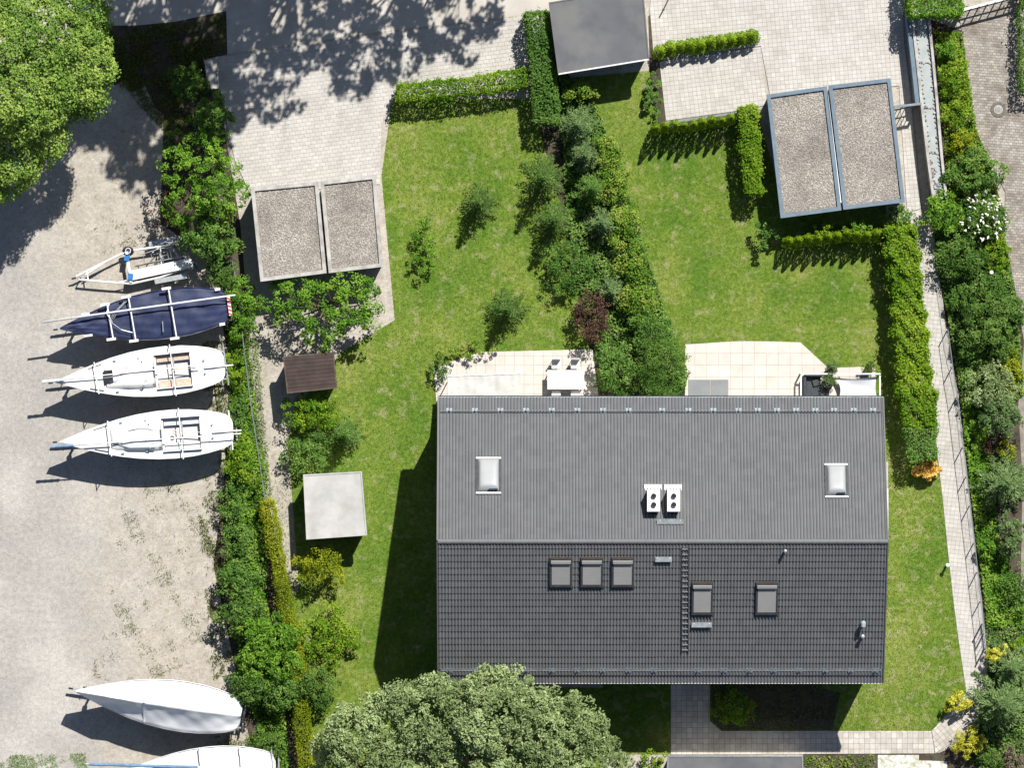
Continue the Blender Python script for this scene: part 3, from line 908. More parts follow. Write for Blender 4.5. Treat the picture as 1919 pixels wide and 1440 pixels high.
for k in range(20):
    p = a0.lerp(a1, (k + .4) / 20)
    MB().bar(p - Vector((.15, 0, 0)), p + Vector((.15, 0, 0)), .045, .03, SN).build('rung', MT['galv'], lad)
# vents
def vent(px, py, r, h, hood=False):
    c = on_roof(px, py, 0)
    m = MB().lathe([(r, -.1), (r, h), (r * 1.25, h), (r * 1.25, h + .04), (r * .6, h + .07), (0, h + .07)], c, 16)
    if hood:
        for k in range(6):
            y0 = c.y - .02 - k * .03
            m.tube((c.x, y0, c.z + h - .02), (c.x, y0 - .03, c.z + h - .02), r * 1.25 * (1 - .01 * k), r * 1.25 * (1 - .01 * (k + 1)), 14)
    m.build('vent_pipe', MT['zinc' if hood else 'galv'], house, True)
vent(1471, 1033, .075, .42); vent(1616, 1193, .085, .40); vent(1617, 1168, .10, .45, True)

# ------------------------------------------------------------------ flat roofed garages
def pebbles(poly, z, n, parent, smin=.015, smax=.042, mat='pebble'):
    xs = [p[0] for p in poly]; ys = [p[1] for p in poly]
    X = RNG.uniform(min(xs), max(xs), n * 2); Y = RNG.uniform(min(ys), max(ys), n * 2)
    ok = inside(poly, X, Y); X = X[ok][:n]; Y = Y[ok][:n]
    k = len(X)
    s = RNG.uniform(smin, smax, k); a = RNG.uniform(0, 6.28, k); el = RNG.uniform(.6, 1.5, k)
    base = np.array([(1, 0, 0), (0, 1, 0), (-1, 0, 0), (0, -1, 0), (0, 0, .6), (0, 0, -.6)])
    V = np.empty((k, 6, 3))
    ca, sa = np.cos(a), np.sin(a)
    bx = base[None, :, 0] * (s * el)[:, None]; by = base[None, :, 1] * s[:, None]
    V[:, :, 0] = bx * ca[:, None] - by * sa[:, None] + X[:, None]
    V[:, :, 1] = bx * sa[:, None] + by * ca[:, None] + Y[:, None]
    V[:, :, 2] = base[None, :, 2] * s[:, None] + z
    f = np.array([(0, 1, 4), (1, 2, 4), (2, 3, 4), (3, 0, 4)])
    F = (f[None] + (np.arange(k) * 6)[:, None, None]).reshape(-1, 3)
    off = np.array(WORLD.get(parent.name, Vector((0, 0, 0)))) if parent else 0
    me = fast_mesh('roof_gravel', V.reshape(-1, 3) - off, F, np.repeat(RNG.uniform(0, 1, k), 4))
    o = link('roof_gravel', me, MT[mat], parent); o['kind'] = 'stuff'
    return o

def inset(q, d):
    c = Vector((sum(p[0] for p in q) / len(q), sum(p[1] for p in q) / len(q)))
    out = []
    n = len(q)
    for i in range(n):
        p, a, b = Vector(q[i]), Vector(q[i - 1]), Vector(q[(i + 1) % n])
        e1 = (a - p).normalized(); e2 = (b - p).normalized()
        bis = (e1 + e2); s = abs(e1.x * e2.y - e1.y * e2.x)
        out.append(tuple(p + bis * d / max(s, .2)))
    return out

def garage_unit(q_px, z, label, doors, fas='fascia_blue', group=None, peb=9000):
    q = [tuple(P(x, y, z)[:2]) for x, y in q_px]
    c = sum((Vector(p) for p in q), Vector((0, 0))) / 4
    g = empty('garage', (c.x, c.y, 0), label, 'garage', group)
    i1 = inset(q, .10); i2 = inset(q, .19)
    MB().prism(i1, 0, z - .32).build('wall', MT['plaster'], g)
    for k in range(4):
        a, b = q[k], q[(k + 1) % 4]; e, d = i2[(k + 1) % 4], i2[k]
        MB().prism([a, b, e, d], z - .36, z + (.0 if k % 2 else .003)).build('parapet', MT[fas], g)
    MB().prism(inset(q, .185), z - .40, z - .12).build('roof', MT['pebble_bed'], g)
    pebbles(inset(q, .22), z - .11, peb, g)
    a, b = Vector(i1[doors]), Vector(i1[(doors + 1) % 4])
    t = (b - a).normalized(); nrm = Vector((t.y, -t.x))
    if (a + nrm - c).length < (a - nrm - c).length: nrm = -nrm
    o1, o2 = a.lerp(b, .1) + nrm * .015, a.lerp(b, .9) + nrm * .015
    dr = MB().bar((o1.x, o1.y, 1.0), (o2.x, o2.y, 1.0), .05, 1.98).build('garage_door', MT['fascia_blue'], g)
    mid = a.lerp(b, .5) + nrm * .06
    MB().box((mid.x, mid.y, .9), (.12, .04, .04), math.atan2(t.y, t.x)).build('handle', MT['galv'], dr)
    return g
g1 = garage_unit([(1437, 177), (1549.5, 161), (1577, 394), (1463, 409)], 2.35, 'gravel topped flat garage with blue grey parapet next to the clipped yellow hedge', 0)
garage_unit([(1553, 160), (1669, 146), (1696, 379), (1580.5, 393)], 2.37, 'gravel topped flat garage with blue grey parapet next to the paved walk', 0)
garage_unit([(470, 352), (596, 340), (612, 512), (488, 528)], 2.5, 'pale gravel topped garage beside the wire fence in the neighbouring garden', 0, 'concrete', peb=7000)
garage_unit([(600, 340), (704, 328), (718, 500), (616, 512)], 2.48, 'pale gravel topped garage beside the lawn in the neighbouring garden', 0, 'concrete', peb=7000)
# narrow white strip standing in the joint between the two units
MB().bar(P(1551, 178, 2.3), P(1576, 380, 2.3), .05, .1).build('joint_strip', MT['steel_white'], g1)

def shed(q_px, z, label, roofmat, fas, cat='shed', name='garden_shed', boards=False, fascia_h=.25, rear_only=False):
    q = [tuple(P(x, y, z)[:2]) for x, y in q_px]
    c = sum((Vector(p) for p in q), Vector((0, 0))) / 4
    g = empty(name, (c.x, c.y, 0), label, cat)
    w = inset(q, .15)
    MB().prism(w, 0, z - .05).build('wall', MT['plaster' if not boards else 'wood_dark'], g)
    r = MB().prism(inset(q, .05), z - .08, z).build('roof', MT[roofmat], g)
    for k in range(4):
        a, b = q[k], q[(k + 1) % 4]; i = inset(q, .07)
        MB().prism([a, b, i[(k + 1) % 4], i[k]], z - fascia_h, z + .03 + .003 * (k % 2)).build('fascia', MT[fas if (k == 2 or not rear_only) else 'roof_felt'], g)
    a, b = Vector(w[2]), Vector(w[3])
    o1, o2 = a.lerp(b, .3), a.lerp(b, .6)
    d = MB().bar((o1.x, o1.y, .98), (o2.x, o2.y, .98), .1, 1.95).build('door', MT['charcoal'], g)
    if boards:
        a, b, e, f = [Vector(p) for p in inset(q, .06)]
        n = 9
        for k in range(n):
            t0, t1 = (k + .04) / n, (k + .96) / n
            MB().prism([tuple(a.lerp(f, t0)), tuple(b.lerp(e, t0)), tuple(b.lerp(e, t1)), tuple(a.lerp(f, t1))], z - .02, z + .02).build('roof_board', MT['brown_roof'], g)
    return g
shed([(1028, 4), (1205, -26), (1217, 112), (1046, 140)], 2.6, 'flat garage with smooth dark grey roof and white rear fascia by the thuja lined drive', 'roof_felt', 'gutter_white', 'garage', 'flat_garage', rear_only=True)
shed([(568, 890), (678, 884), (688, 1004), (574, 1012)], 2.3, 'small garden house with pale flat roof on the neighbouring lawn', 'felt_light', 'felt_light')
shed([(530, 668), (626, 660), (632, 728), (538, 738)], 2.1, 'small shed with dark brown boarded roof by the fence path', 'brown_roof', 'wood_dark', boards=True)
shed([(1251, 1417), (1505, 1418), (1506, 1475), (1248, 1475)], 2.0, 'low flat grey roofed outbuilding along the house walk', 'roof_felt', 'zinc_dark', 'outbuilding', 'outbuilding')
# ------------------------------------------------------------------ vegetation
def foliage_obj(name, Pt, N, size, rnd, mat, parent, aspect=.55, dirs=None, fold=.18, kind=None):
    V, F, r = leaf_arrays(Pt, N, size, rnd, aspect, fold, dirs)
    off = np.array(WORLD.get(parent.name, Vector((0, 0, 0)))) if parent is not None else np.zeros(3)
    me = fast_mesh(name, V - off, F, r)
    o = link(name, me, MT[mat], parent)
    if kind: o['kind'] = kind
    return o

def lobes_for(c, rx, ry, h, n, base=.25):
    """a loose dome of overlapping lobes; c = ground point"""
    out = [(c.x, c.y, h * .46, rx * .60, ry * .60, h * .36)]
    m = 2 * n
    for k in range(m):
        a = 2.39996 * k + random.uniform(-.35, .35)
        q = math.sqrt((k + .6) / m) * .82
        rr = random.uniform(.22, .36)
        z = h * (.80 - .48 * q * q) * random.uniform(.84, 1.06)
        out.append((c.x + math.cos(a) * rx * q, c.y + math.sin(a) * ry * q, z, rx * rr, ry * rr, h * random.uniform(.16, .24)))
    return out

def shrub(px, py, rx, ry, h, mat, label, cat='shrub', name='shrub', group=None, leaf=.13, dens=290, n=7, puff=.27, aspect=.55, stiff=.5, trunk=None):
    rx /= S; ry /= S
    c = P(px, py, h * .55); c.z = 0
    root = empty(name, c, label, cat, group)
    lb = lobes_for(c, rx, ry, h, n)
    area = math.pi * rx * ry * (1 + .9 * h / max(.3, (rx + ry)))
    per = 30
    npf = max(12, int(area * dens / per))
    Pt, N, rnd = crown_points(lb, npf, min(puff, .30 * min(rx, ry)), per, -.2, stiff=stiff)
    Pt[:, 2] = np.maximum(Pt[:, 2], .03)
    foliage_obj('foliage' if cat == 'shrub' else 'crown', Pt, N, leaf * RNG.uniform(.65, 1.25, len(Pt)), rnd, mat, root, aspect)
    m = MB()
    if cat == 'shrub':
        for q in lb[:5]:
            b = Vector((c.x + random.uniform(-.1, .1), c.y + random.uniform(-.1, .1), 0))
            t = Vector(q[:3])
            m.tube(b, b.lerp(t, .5) + Vector((0, 0, .1 * h)), .03, .02, 5); m.tube(b.lerp(t, .5) + Vector((0, 0, .1 * h)), t, .02, .008, 5)
        m.build('stem', MT['bark'], root)
    else:
        limbs(m, c, [q[:3] for q in lb], trunk or .035 * h)
        m.build('trunk', MT['bark'], root)
    return root

def tree(lobes_px, trunk_px, tr, mat, label, leaf=.2, n_puff=900, puff=.45, per=26, name='broadleaf_tree', group=None, aspect=.8, stiff=.6, sub=0):
    """lobes_px: (px, py, z, r_px, rz)"""
    b = P(*trunk_px); b.z = 0
    root = empty(name, b, label, 'tree', group)
    lb = []
    for x, y, z, r, rz in lobes_px:
        p = P(x, y, z); lb.append((p.x, p.y, z, r / S, r / S, rz))
        for k in range(sub):
            q = unit(RNG.normal(size=(1, 3)) + np.array([[0, 0, .35]]))[0]
            s_ = RNG.uniform(.26, .46)
            lb.append((p.x + q[0] * r / S * .88, p.y + q[1] * r / S * .88, z + q[2] * rz * .88, r / S * s_, r / S * s_, rz * s_))
    Pt, N, rnd = crown_points(lb, n_puff, puff, per, -.45, stiff=stiff)
    foliage_obj('crown', Pt, N, leaf * RNG.uniform(.6, 1.3, len(Pt)), rnd, mat, root, aspect)
    m = MB(); limbs(m, b, [q[:3] for q in lb[::1 + sub]], tr, .4 if sub else .68)
    m.build('trunk', MT['bark'], root)
    return root

def hedge(L, R, h, mat, label, leaf=.11, dens=420, name='clipped_hedge', bulge=.08, cat='hedge', up=.5):
    """clipped hedge between two edge lines given in pixels at its top"""
    Lw = [P(x, y, h) for x, y in L]; Rw = [P(x, y, h) for x, y in R]
    mid = sum((a + b for a, b in zip(Lw, Rw)), Vector()) / (2 * len(Lw))
    root = empty(name, (mid.x, mid.y, 0), label, cat)
    Pts = []; Ns = []
    for i in range(len(Lw) - 1):
        a, b, c, d = Lw[i], Lw[i + 1], Rw[i + 1], Rw[i]
        ln = ((b - a).length + (c - d).length) / 2; wd = ((d - a).length + (c - b).length) / 2
        n = int(ln * wd * dens)
        u, v = RNG.uniform(0, 1, n), RNG.uniform(0, 1, n)
        p = (np.outer((1 - u) * (1 - v), a) + np.outer(u * (1 - v), b) + np.outer(u * v, c) + np.outer((1 - u) * v, d))
        p[:, 2] = h - (np.abs(v - .5) * 2) ** 4 * .18
        Pts.append(p); Ns.append(np.tile((0, 0, 1.), (n, 1)))
        for s0, s1, sg in ((a, b, -1), (d, c, 1)):
            n = int(ln * h * dens * .6)
            u, w = RNG.uniform(0, 1, n), RNG.uniform(.05, .97, n)
            p = np.outer(1 - u, s0) + np.outer(u, s1)
            p[:, 2] = w * h
            t = (s1 - s0).normalized(); nn = np.array((t.y, -t.x, 0.))
            cc = (a + b + c + d) / 4
            if np.dot(nn, np.array(s0 - cc)) < 0: nn = -nn
            Pts.append(p); Ns.append(np.tile(nn, (n, 1)))
    for s0, s1, o_ in ((Lw[0], Rw[0], Lw[1]), (Lw[-1], Rw[-1], Lw[-2])):
        n = int((s1 - s0).length * h * dens * .6)
        u, w = RNG.uniform(0, 1, n), RNG.uniform(.05, .97, n)
        p = np.outer(1 - u, s0) + np.outer(u, s1); p[:, 2] = w * h
        nn = np.array((s0 - o_).normalized()); nn[2] = 0
        Pts.append(p); Ns.append(np.tile(nn, (n, 1)))
    Pt = np.concatenate(Pts); N0 = np.concatenate(Ns)
    ph = RNG.uniform(0, 6.28, 8)
    wob = (np.sin(Pt[:, 0] * 2.3 + ph[0]) + np.sin(Pt[:, 1] * 1.9 + ph[1]) + np.sin((Pt[:, 0] + Pt[:, 1]) * 4.7 + ph[2]) + np.sin((Pt[:, 1] - Pt[:, 2] * 2) * 6.1 + ph[3]) + np.sin((Pt[:, 0] * 9 + Pt[:, 1] * 7) + ph[4])) / 5
    Pt = Pt + N0 * (wob * bulge * 2 + RNG.uniform(-.12, .05, len(Pt)) + np.where(RNG.uniform(0, 1, len(Pt)) < .07, RNG.uniform(.05, .24, len(Pt)), 0))[:, None]
    Pt[:, 2] = np.maximum(Pt[:, 2], .03)
    N = unit(N0 * .5 + RNG.normal(size=N0.shape) * .5 + np.array([0, 0, up]))
    patch = (np.sin(Pt[:, 1] * .9 + ph[5]) + np.sin(Pt[:, 1] * 2.1 + Pt[:, 0] + ph[6]) + np.sin(Pt[:, 0] * 1.7 + ph[7])) / 6 + .5
    rnd = np.clip(patch * .55 + RNG.uniform(0, 1, len(Pt)) * .5 - .02, 0, 1)
    foliage_obj('foliage', Pt, N, leaf * RNG.uniform(.65, 1.3, len(Pt)), rnd, mat, root)
    m = MB()
    for i in range(len(Lw) - 1):
        a = (Lw[i] + Rw[i]) / 2; b = (Lw[i + 1] + Rw[i + 1]) / 2
        k = max(2, int((b - a).length / .5))
        for j in range(k):
            q = a.lerp(b, (j + .5) / k); q0 = Vector((q.x, q.y, 0))
            m.tube(q0, (q.x, q.y, h * .5), .035, .025, 6)
            for e in range(4):
                m.tube((q.x, q.y, h * .4), (q.x + random.uniform(-.3, .3), q.y + random.uniform(-.3, .3), h * .88), .018, .006, 4, False)
    m.build('stem', MT['bark'], root)
    return root

def thuja_geo(h, r, mat, root, dens=520, taper=1.0, leaf=.10):
    n = int(2.2 * r * h * 3.14 * dens * .5 + 200)
    u = RNG.uniform(0, 1, n) ** 1.1
    a = RNG.uniform(0, 6.28, n)
    lump = 1 + .10 * np.sin(a * 3 + u * 9) + .07 * np.sin(a * 5 - u * 14)
    prof = np.where(u < .35, 1.0 - .25 * ((.35 - u) / .35) ** 2, 1 - ((u - .35) / .65) ** 1.5 * (.55 + .35 * taper))
    rad = r * prof * lump * RNG.uniform(.82, 1.04, n)
    Pt = np.stack([np.cos(a) * rad, np.sin(a) * rad, u * h + .03], 1)
    cap = int(120 + r * r * 900)
    aa = RNG.uniform(0, 6.28, cap); rr = np.sqrt(RNG.uniform(0, 1, cap)) * r * (.50 - .3 * taper)
    Pc = np.stack([np.cos(aa) * rr, np.sin(aa) * rr, h + .06 - rr * .5], 1)
    Pt = np.concatenate([Pt, Pc])
    N = np.stack([np.cos(np.concatenate([a, aa])), np.sin(np.concatenate([a, aa])), np.full(len(Pt), .55)], 1)
    N = unit(N + RNG.normal(size=N.shape) * .4)
    rnd = np.clip(RNG.uniform(0, 1, len(Pt)) * .8 + .2 * np.concatenate([u, np.ones(cap)]), 0, 1)
    dirs = np.tile((0, 0, 1.), (len(Pt), 1)) + RNG.normal(size=Pt.shape) * .35
    V, F, rr_ = leaf_arrays(Pt, N, leaf * RNG.uniform(.7, 1.3, len(Pt)), rnd, .45, .1, dirs)
    o = link('foliage', fast_mesh('foliage', V, F, rr_), MT[mat], root)
    m = MB().tube((0, 0, 0), (0, 0, h * .8), .04, .012, 6)
    m2 = m.mesh('stem'); link('stem', m2, MT['bark'], root)
    return root

THUJA = []
for k in range(3):
    o = empty('thuja', (0, 0, 0), 'x', 'shrub'); thuja_geo(1.0, .30, 'lf_thuja', o, taper=.75); THUJA.append(o)
thuja_used = set()
def thuja(px, py, h, r, label, group, squash=1.0):
    k = random.randrange(3)
    src = THUJA[k]
    o = src if k not in thuja_used else copy_tree(src)
    thuja_used.add(k)
    p = P(px, py, h * .6)
    o.location = (p.x, p.y, 0)
    o.scale = (r / .30, r / .30 * squash, h)
    o.rotation_euler = (0, 0, random.uniform(-.2, .2))
    tag(o, label, 'shrub', group)
    return o

def conifer(px, py, r_px, h, mat, label, group=None, whorls=9, name='conifer', droop=.25, leaf=.16, top=.8):
    c = P(px, py, h * .5); c.z = 0
    R = r_px / S
    root = empty(name, c, label, 'tree', group)
    m = MB().tube(c, (c.x, c.y, h), .05 + .02 * h, .015, 8)
    Pt = []; D = []; rn = []
    for w in range(whorls):
        t = w / (whorls - 1)
        z = h * (.12 + .85 * t); L = R * (1 - t ** 1.1) * top + .12 + R * (1 - top) * (1 - t)
        nb = max(5, int(11 * (1 - t * .5)))
        for k in range(nb):
            a = 6.283 * (k + .5 * (w % 2)) / nb + random.uniform(-.25, .25)
            ln = L * random.uniform(.75, 1.12)
            e = Vector((math.cos(a) * ln, math.sin(a) * ln, ln * random.uniform(-.1, .25) - droop * ln * (1 - t)))
            b0 = Vector((c.x, c.y, z))
            m.tube(b0, b0 + e, .018, .005, 4, False)
            tone = random.random()
            side = Vector((-math.sin(a), math.cos(a), 0))
            for j in range(max(5, int(ln * 17))):
                s = (j + random.random()) / max(5, int(ln * 17))
                for q in (-1, 1):
                    wdt = ln * .26 * (1.1 - s) + .05
                    off = side * q * wdt * random.random()
                    Pt.append(b0 + e * (.12 + .9 * s) + off + Vector((0, 0, random.uniform(-.03, .05))))
                    D.append(e.normalized() + side * q * .7)
                    rn.append(min(1, max(0, tone * .5 + random.random() * .5)))
    Pt = np.array([tuple(p) for p in Pt]); D = np.array([tuple(p) for p in D])
    N = unit(np.array([0, 0, 1.]) + RNG.normal(size=Pt.shape) * .35)
    Pt[:, 2] = np.maximum(Pt[:, 2], .04)
    foliage_obj('crown', Pt, N, leaf * RNG.uniform(.7, 1.35, len(Pt)), np.array(rn), mat, root, .34, D, .1)
    m.build('trunk', MT['bark'], root)
    return root

def scatter(name, polys, excl, dens, hmin, hmax, mat, label, clump=None, lean=.5, wide=.16, z=.012):
    """grass blades: one thin triangle each, thicker where the clump field is high"""
    VV = []; 
    for poly in polys:
        q = poly_px(poly)
        xs = [p[0] for p in q]; ys = [p[1] for p in q]
        n = int((max(xs) - min(xs)) * (max(ys) - min(ys)) * dens)
        X = RNG.uniform(min(xs), max(xs), n); Y = RNG.uniform(min(ys), max(ys), n)
        ok = inside(q, X, Y)
        for e in excl: ok &= ~inside(poly_px(e), X, Y)
        if clump is not None:
            f = (np.sin(X * 1.7 + 1) * np.sin(Y * 1.3 + 2) + np.sin(X * 3.9 + Y * 2.2) * .6 + np.sin(Y * 5.3 - X * 1.1 + 4) * .5 + np.sin(X * 11.3 + Y * 4.1) * .35 + np.sin(Y * 13.7 - X * 6.2 + 1) * .35 + RNG.normal(size=n) * .45)
            ok &= f > clump
        VV.append(np.stack([X[ok], Y[ok]], 1))
    XY = np.concatenate(VV); n = len(XY)
    h = RNG.uniform(hmin, hmax, n); a = RNG.uniform(0, 6.28, n)
    d = np.stack([np.cos(a), np.sin(a)], 1); s = np.stack([-d[:, 1], d[:, 0]], 1)
    w = (h * wide)[:, None]
    ln = (h * RNG.uniform(.2, 1.0, n) * lean * 2)[:, None]
    V = np.empty((n, 3, 3))
    V[:, 0, :2] = XY - s * w; V[:, 1, :2] = XY + s * w; V[:, 2, :2] = XY + d * ln
    V[:, 0, 2] = V[:, 1, 2] = z; V[:, 2, 2] = z + h
    F = np.arange(n * 3).reshape(-1, 3)
    o = link(name, fast_mesh(name, V.reshape(-1, 3), F, RNG.uniform(0, 1, n)), MT[mat])
    tag(o, label, None, None, 'stuff')
    o['category'] = 'grass' if 'grass' in name else 'plants'
    return o

def ground_cover(name, poly, dens, h, mat, label, leaf=.12, excl=()):
    q = poly_px(poly)
    xs = [p[0] for p in q]; ys = [p[1] for p in q]
    n = int((max(xs) - min(xs)) * (max(ys) - min(ys)) * dens)
    X = RNG.uniform(min(xs), max(xs), n); Y = RNG.uniform(min(ys), max(ys), n)
    ok = inside(q, X, Y)
    for e in excl: ok &= ~inside(poly_px(e), X, Y)
    X = X[ok]; Y = Y[ok]
    f = (np.sin(X * 2.1 + 1) * np.sin(Y * 1.7) + np.sin(X * 4.3 + Y * 3.1) * .6 + np.sin(Y * 6.1 - X * 2.7) * .5) / 2.1 + .5
    Pt = np.stack([X, Y, .03 + h * (.25 + .75 * np.clip(f, 0, 1)) * RNG.uniform(.4, 1, len(X))], 1)
    N = unit(RNG.normal(size=Pt.shape) * .5 + np.array([0, 0, 1.]))
    rnd = np.clip(.5 * f + RNG.uniform(0, .6, len(X)), 0, 1)
    o = foliage_obj(name, Pt, N, leaf * RNG.uniform(.6, 1.3, len(X)), rnd, mat, None, .7, kind='stuff')
    tag(o, label); o['category'] = 'plants'
    return o

# --- the maple over the yard and the tall trees whose shade falls across the drive
tree([(60, 70, 8.2, 100, 2.6), (135, 120, 7.4, 74, 2.0), (30, 170, 8.6, 92, 2.6), (110, 20, 7.6, 88, 2.2), (-60, 120, 8.5, 120, 3.0), (22, 285, 6.6, 62, 1.7), (150, 175, 6.6, 46, 1.5), (70, 255, 6.2, 50, 1.5), (5, 330, 6.0, 42, 1.3)],
     (-10, 130), .35, 'lf_maple', 'large light green maple crown overhanging the gravel boat yard', leaf=.135, n_puff=2100, puff=.38, per=44, sub=5)
SHADE = [((395, -325), 13.0, 92, 'f'), ((540, -350), 13.0, 90, 'g'), ((700, -345), 13.0, 86, 'h'), ((490, -215), 15.0, 112, 'tall'), ((655, -270), 13.5, 95, 'b'), ((330, -215), 13.5, 90, 'e'), ((860, -275), 12.5, 85, 'c'), ((1010, -330), 12.0, 80, 'd')]
for (x, y), z, r, t in SHADE:
    lb = [(x, y, z, r * .75, 2.3)] + [(x + math.cos(a) * r * .8, y + math.sin(a) * r * .62, z - 1.2 + random.uniform(-.9, 1.2), r * random.uniform(.42, .55), 1.4) for a in np.arange(0, 6.2, 1.05)]
    tree(lb, (x, y + 10), .13, 'lf_mid', 'tall street tree shading the paved road and drive', leaf=.26, n_puff=520 if (x < 500 and y > -300) else (300 if x < 600 else 150), puff=.42, per=18, group='street trees along the road')

# --- planting along the fence between the yard and the neighbouring garden
YG = 'shrubs along the yard fence'
shrub(380, 335, 84, 105, 4.4, 'lf_bright', 'tall bright green hazel shrub next to the empty boat trailer', leaf=.16, dens=190, n=8, puff=.26)
shrub(322, 402, 46, 36, 2.4, 'lf_purple', 'sparse dark twiggy shrub at the foot of the hazel', leaf=.11, dens=110)
shrub(398, 215, 34, 40, 2.6, 'lf_mid', 'leafy green shrub behind the concrete gate pier', leaf=.15)
shrub(350, 150, 36, 34, 2.0, 'lf_dark', 'dark shrub in the corner of the black wire fence', leaf=.14)
shrub(398, 445, 56, 50, 3.0, 'lf_mid', 'dense green shrub behind the empty boat trailer', leaf=.15, n=7)
shrub(415, 510, 30, 42, 2.0, 'lf_dark', 'dark low shrub between the empty trailer and the wire fence', leaf=.12)
shrub(450, 560, 32, 44, 2.3, 'lf_bright', 'bright shrub behind the red and white board of the navy covered boat', leaf=.13)
shrub(455, 612, 26, 30, 2.0, 'lf_bright', 'small bright shrub on the fence next to the navy covered boat', leaf=.12)
shrub(436, 690, 20, 40, 1.2, 'lf_hedge', 'leafy weeds behind the stern of the boat with teak cockpit', leaf=.12)
shrub(446, 775, 22, 44, 1.1, 'lf_mid', 'low green shrub between the two bare white sailboats', leaf=.13)
shrub(458, 870, 32, 50, 1.9, 'lf_hedge', 'yellow green shrub behind the white boat with blue bow wrap', leaf=.13, n=7)
shrub(438, 940, 26, 42, 1.7, 'lf_mid', 'green shrub south of the white boats in front of the yellow hedge', leaf=.13)
shrub(444, 1012, 28, 40, 1.6, 'lf_mid', 'dense green shrub in front of the middle of the yellow hedge', leaf=.13)
shrub(448, 1085, 38, 44, 2.0, 'lf_mid', 'broad leafy shrub where the yard gravel turns sandy', leaf=.15)
shrub(446, 1150, 46, 44, 2.4, 'lf_dark', 'dark green shrub spreading over the sandy yard edge', leaf=.15)
shrub(500, 1215, 66, 76, 3.2, 'lf_bright', 'large bright green shrub overhanging the yellow hedge', leaf=.16, n=8, puff=.25)
shrub(472, 1285, 52, 40, 2.8, 'lf_dark', 'dark shrub leaning over the stern of the white covered boat', leaf=.14)
shrub(528, 1300, 36, 34, 2.2, 'lf_mid', 'green shrub by the yellow hedge behind the covered boat', leaf=.14)
shrub(495, 1395, 34, 34, 1.0, 'lf_dark', 'low dark shrub between the covered boat and the boat with blue mast', leaf=.12)
hedge([(487, 940), (510, 1060), (528, 1160), (545, 1260), (552, 1360), (560, 1450)], [(512, 938), (534, 1060), (552, 1160), (570, 1258), (578, 1358), (588, 1450)], 1.5, 'lf_yellow', 'long low yellow green hedge along the boat yard boundary', leaf=.10, dens=420)
hedge([(462, 640), (476, 760), (487, 860), (492, 930)], [(484, 640), (492, 760), (502, 860), (510, 930)], .35, 'lf_pale', 'strip of dry weeds along the wire fence', leaf=.09, dens=260, name='weed_strip', cat='weeds')

# --- the neighbouring garden
shrub(610, 575, 118, 72, 3.6, 'lf_bright', 'broad green tree beside the pale garage in the neighbouring garden', 'tree', 'garden_tree', leaf=.17, dens=150, n=9, puff=.3)
shrub(795, 465, 22, 60, 1.3, 'lf_bright', 'narrow low shrub on the neighbouring lawn', leaf=.12)
conifer(900, 378, 36, 3.2, 'lf_dark', 'dark conical conifer on the middle of the neighbouring lawn', leaf=.14)
conifer(952, 578, 38, 3.0, 'lf_dark', 'dark conical conifer by the neighbouring terrace', leaf=.14)
conifer(648, 812, 34, 3.0, 'lf_mid', 'green conical conifer near the pale garden house', leaf=.14)
conifer(1020, 330, 42, 4.0, 'lf_dark', 'dark tall conifer at the boundary hedge of the two gardens', leaf=.15)
conifer(1040, 410, 36, 3.6, 'lf_dark', 'dark narrow conifer next to the boundary hedge below the tall one', leaf=.15)
shrub(1060, 500, 50, 50, 1.6, 'lf_mid', 'green shrub between the boundary conifers and the red shrub', leaf=.13)
shrub(1105, 590, 34, 50, 2.0, 'lf_purple', 'reddish brown shrub at the boundary near the neighbouring terrace', leaf=.13)
shrub(1150, 690, 40, 50, 2.4, 'lf_mid', 'green shrub filling the corner between the two terraces', leaf=.14)
shrub(585, 770, 56, 44, 1.8, 'lf_hedge', 'yellow green shrub below the brown roofed shed', leaf=.13)
shrub(575, 850, 50, 40, 1.4, 'lf_mid', 'green shrub above the pale garden house', leaf=.13)
shrub(598, 1062, 48, 42, 2.2, 'lf_yellow', 'round yellow green shrub below the pale garden house', leaf=.12)
shrub(612, 1195, 64, 56, 1.4, 'lf_hedge', 'wide yellow green shrub on the shaded side of the neighbouring lawn', leaf=.13)
shrub(590, 1290, 40, 40, 2.2, 'lf_dark', 'dark shrub beside the pale walnut tree', leaf=.14)
shrub(880, 655, 60, 18, .9, 'lf_red', 'reddish flower border along the neighbouring terrace', leaf=.10)
shrub(818, 690, 22, 26, .9, 'lf_dark', 'small dark shrub at the corner of the neighbouring terrace', leaf=.11)
scatter('yard_weed', [[(200, 52), (330, 44), (420, 26), (424, 98), (388, 108), (392, 230), (330, 270), (215, 150)]], [], 700, .04, .14, 'weed', 'rough grass in the shaded corner beside the black fence', clump=-.1, lean=.7)
hedge([(742, 158), (860, 148), (985, 128)], [(746, 190), (866, 180), (990, 162)], 1.6, 'lf_hedge', 'trimmed green hedge between the drive and the neighbouring lawn', leaf=.12, dens=330)
hedge([(985, 22), (990, 90), (996, 150), (1000, 230)], [(1026, 20), (1034, 90), (1040, 150), (1050, 230)], 2.0, 'lf_mid', 'dark trimmed hedge along the smooth roofed garage', leaf=.13, dens=330)
tree([(700, 1400, 6.0, 84, 2.0), (810, 1362, 6.8, 84, 2.1), (930, 1350, 7.2, 92, 2.2), (1040, 1380, 6.6, 80, 2.0), (1105, 1440, 5.8, 66, 1.7), (880, 1440, 6.6, 100, 2.2), (750, 1465, 6.0, 84, 2.0), (645, 1440, 5.0, 54, 1.5), (1000, 1475, 6.2, 100, 2.0)],
     (880, 1425), .32, 'lf_pale', 'wide pale grey green walnut tree overhanging the house eaves', leaf=.2, n_puff=1900, puff=.38, per=38, aspect=.5, sub=6)

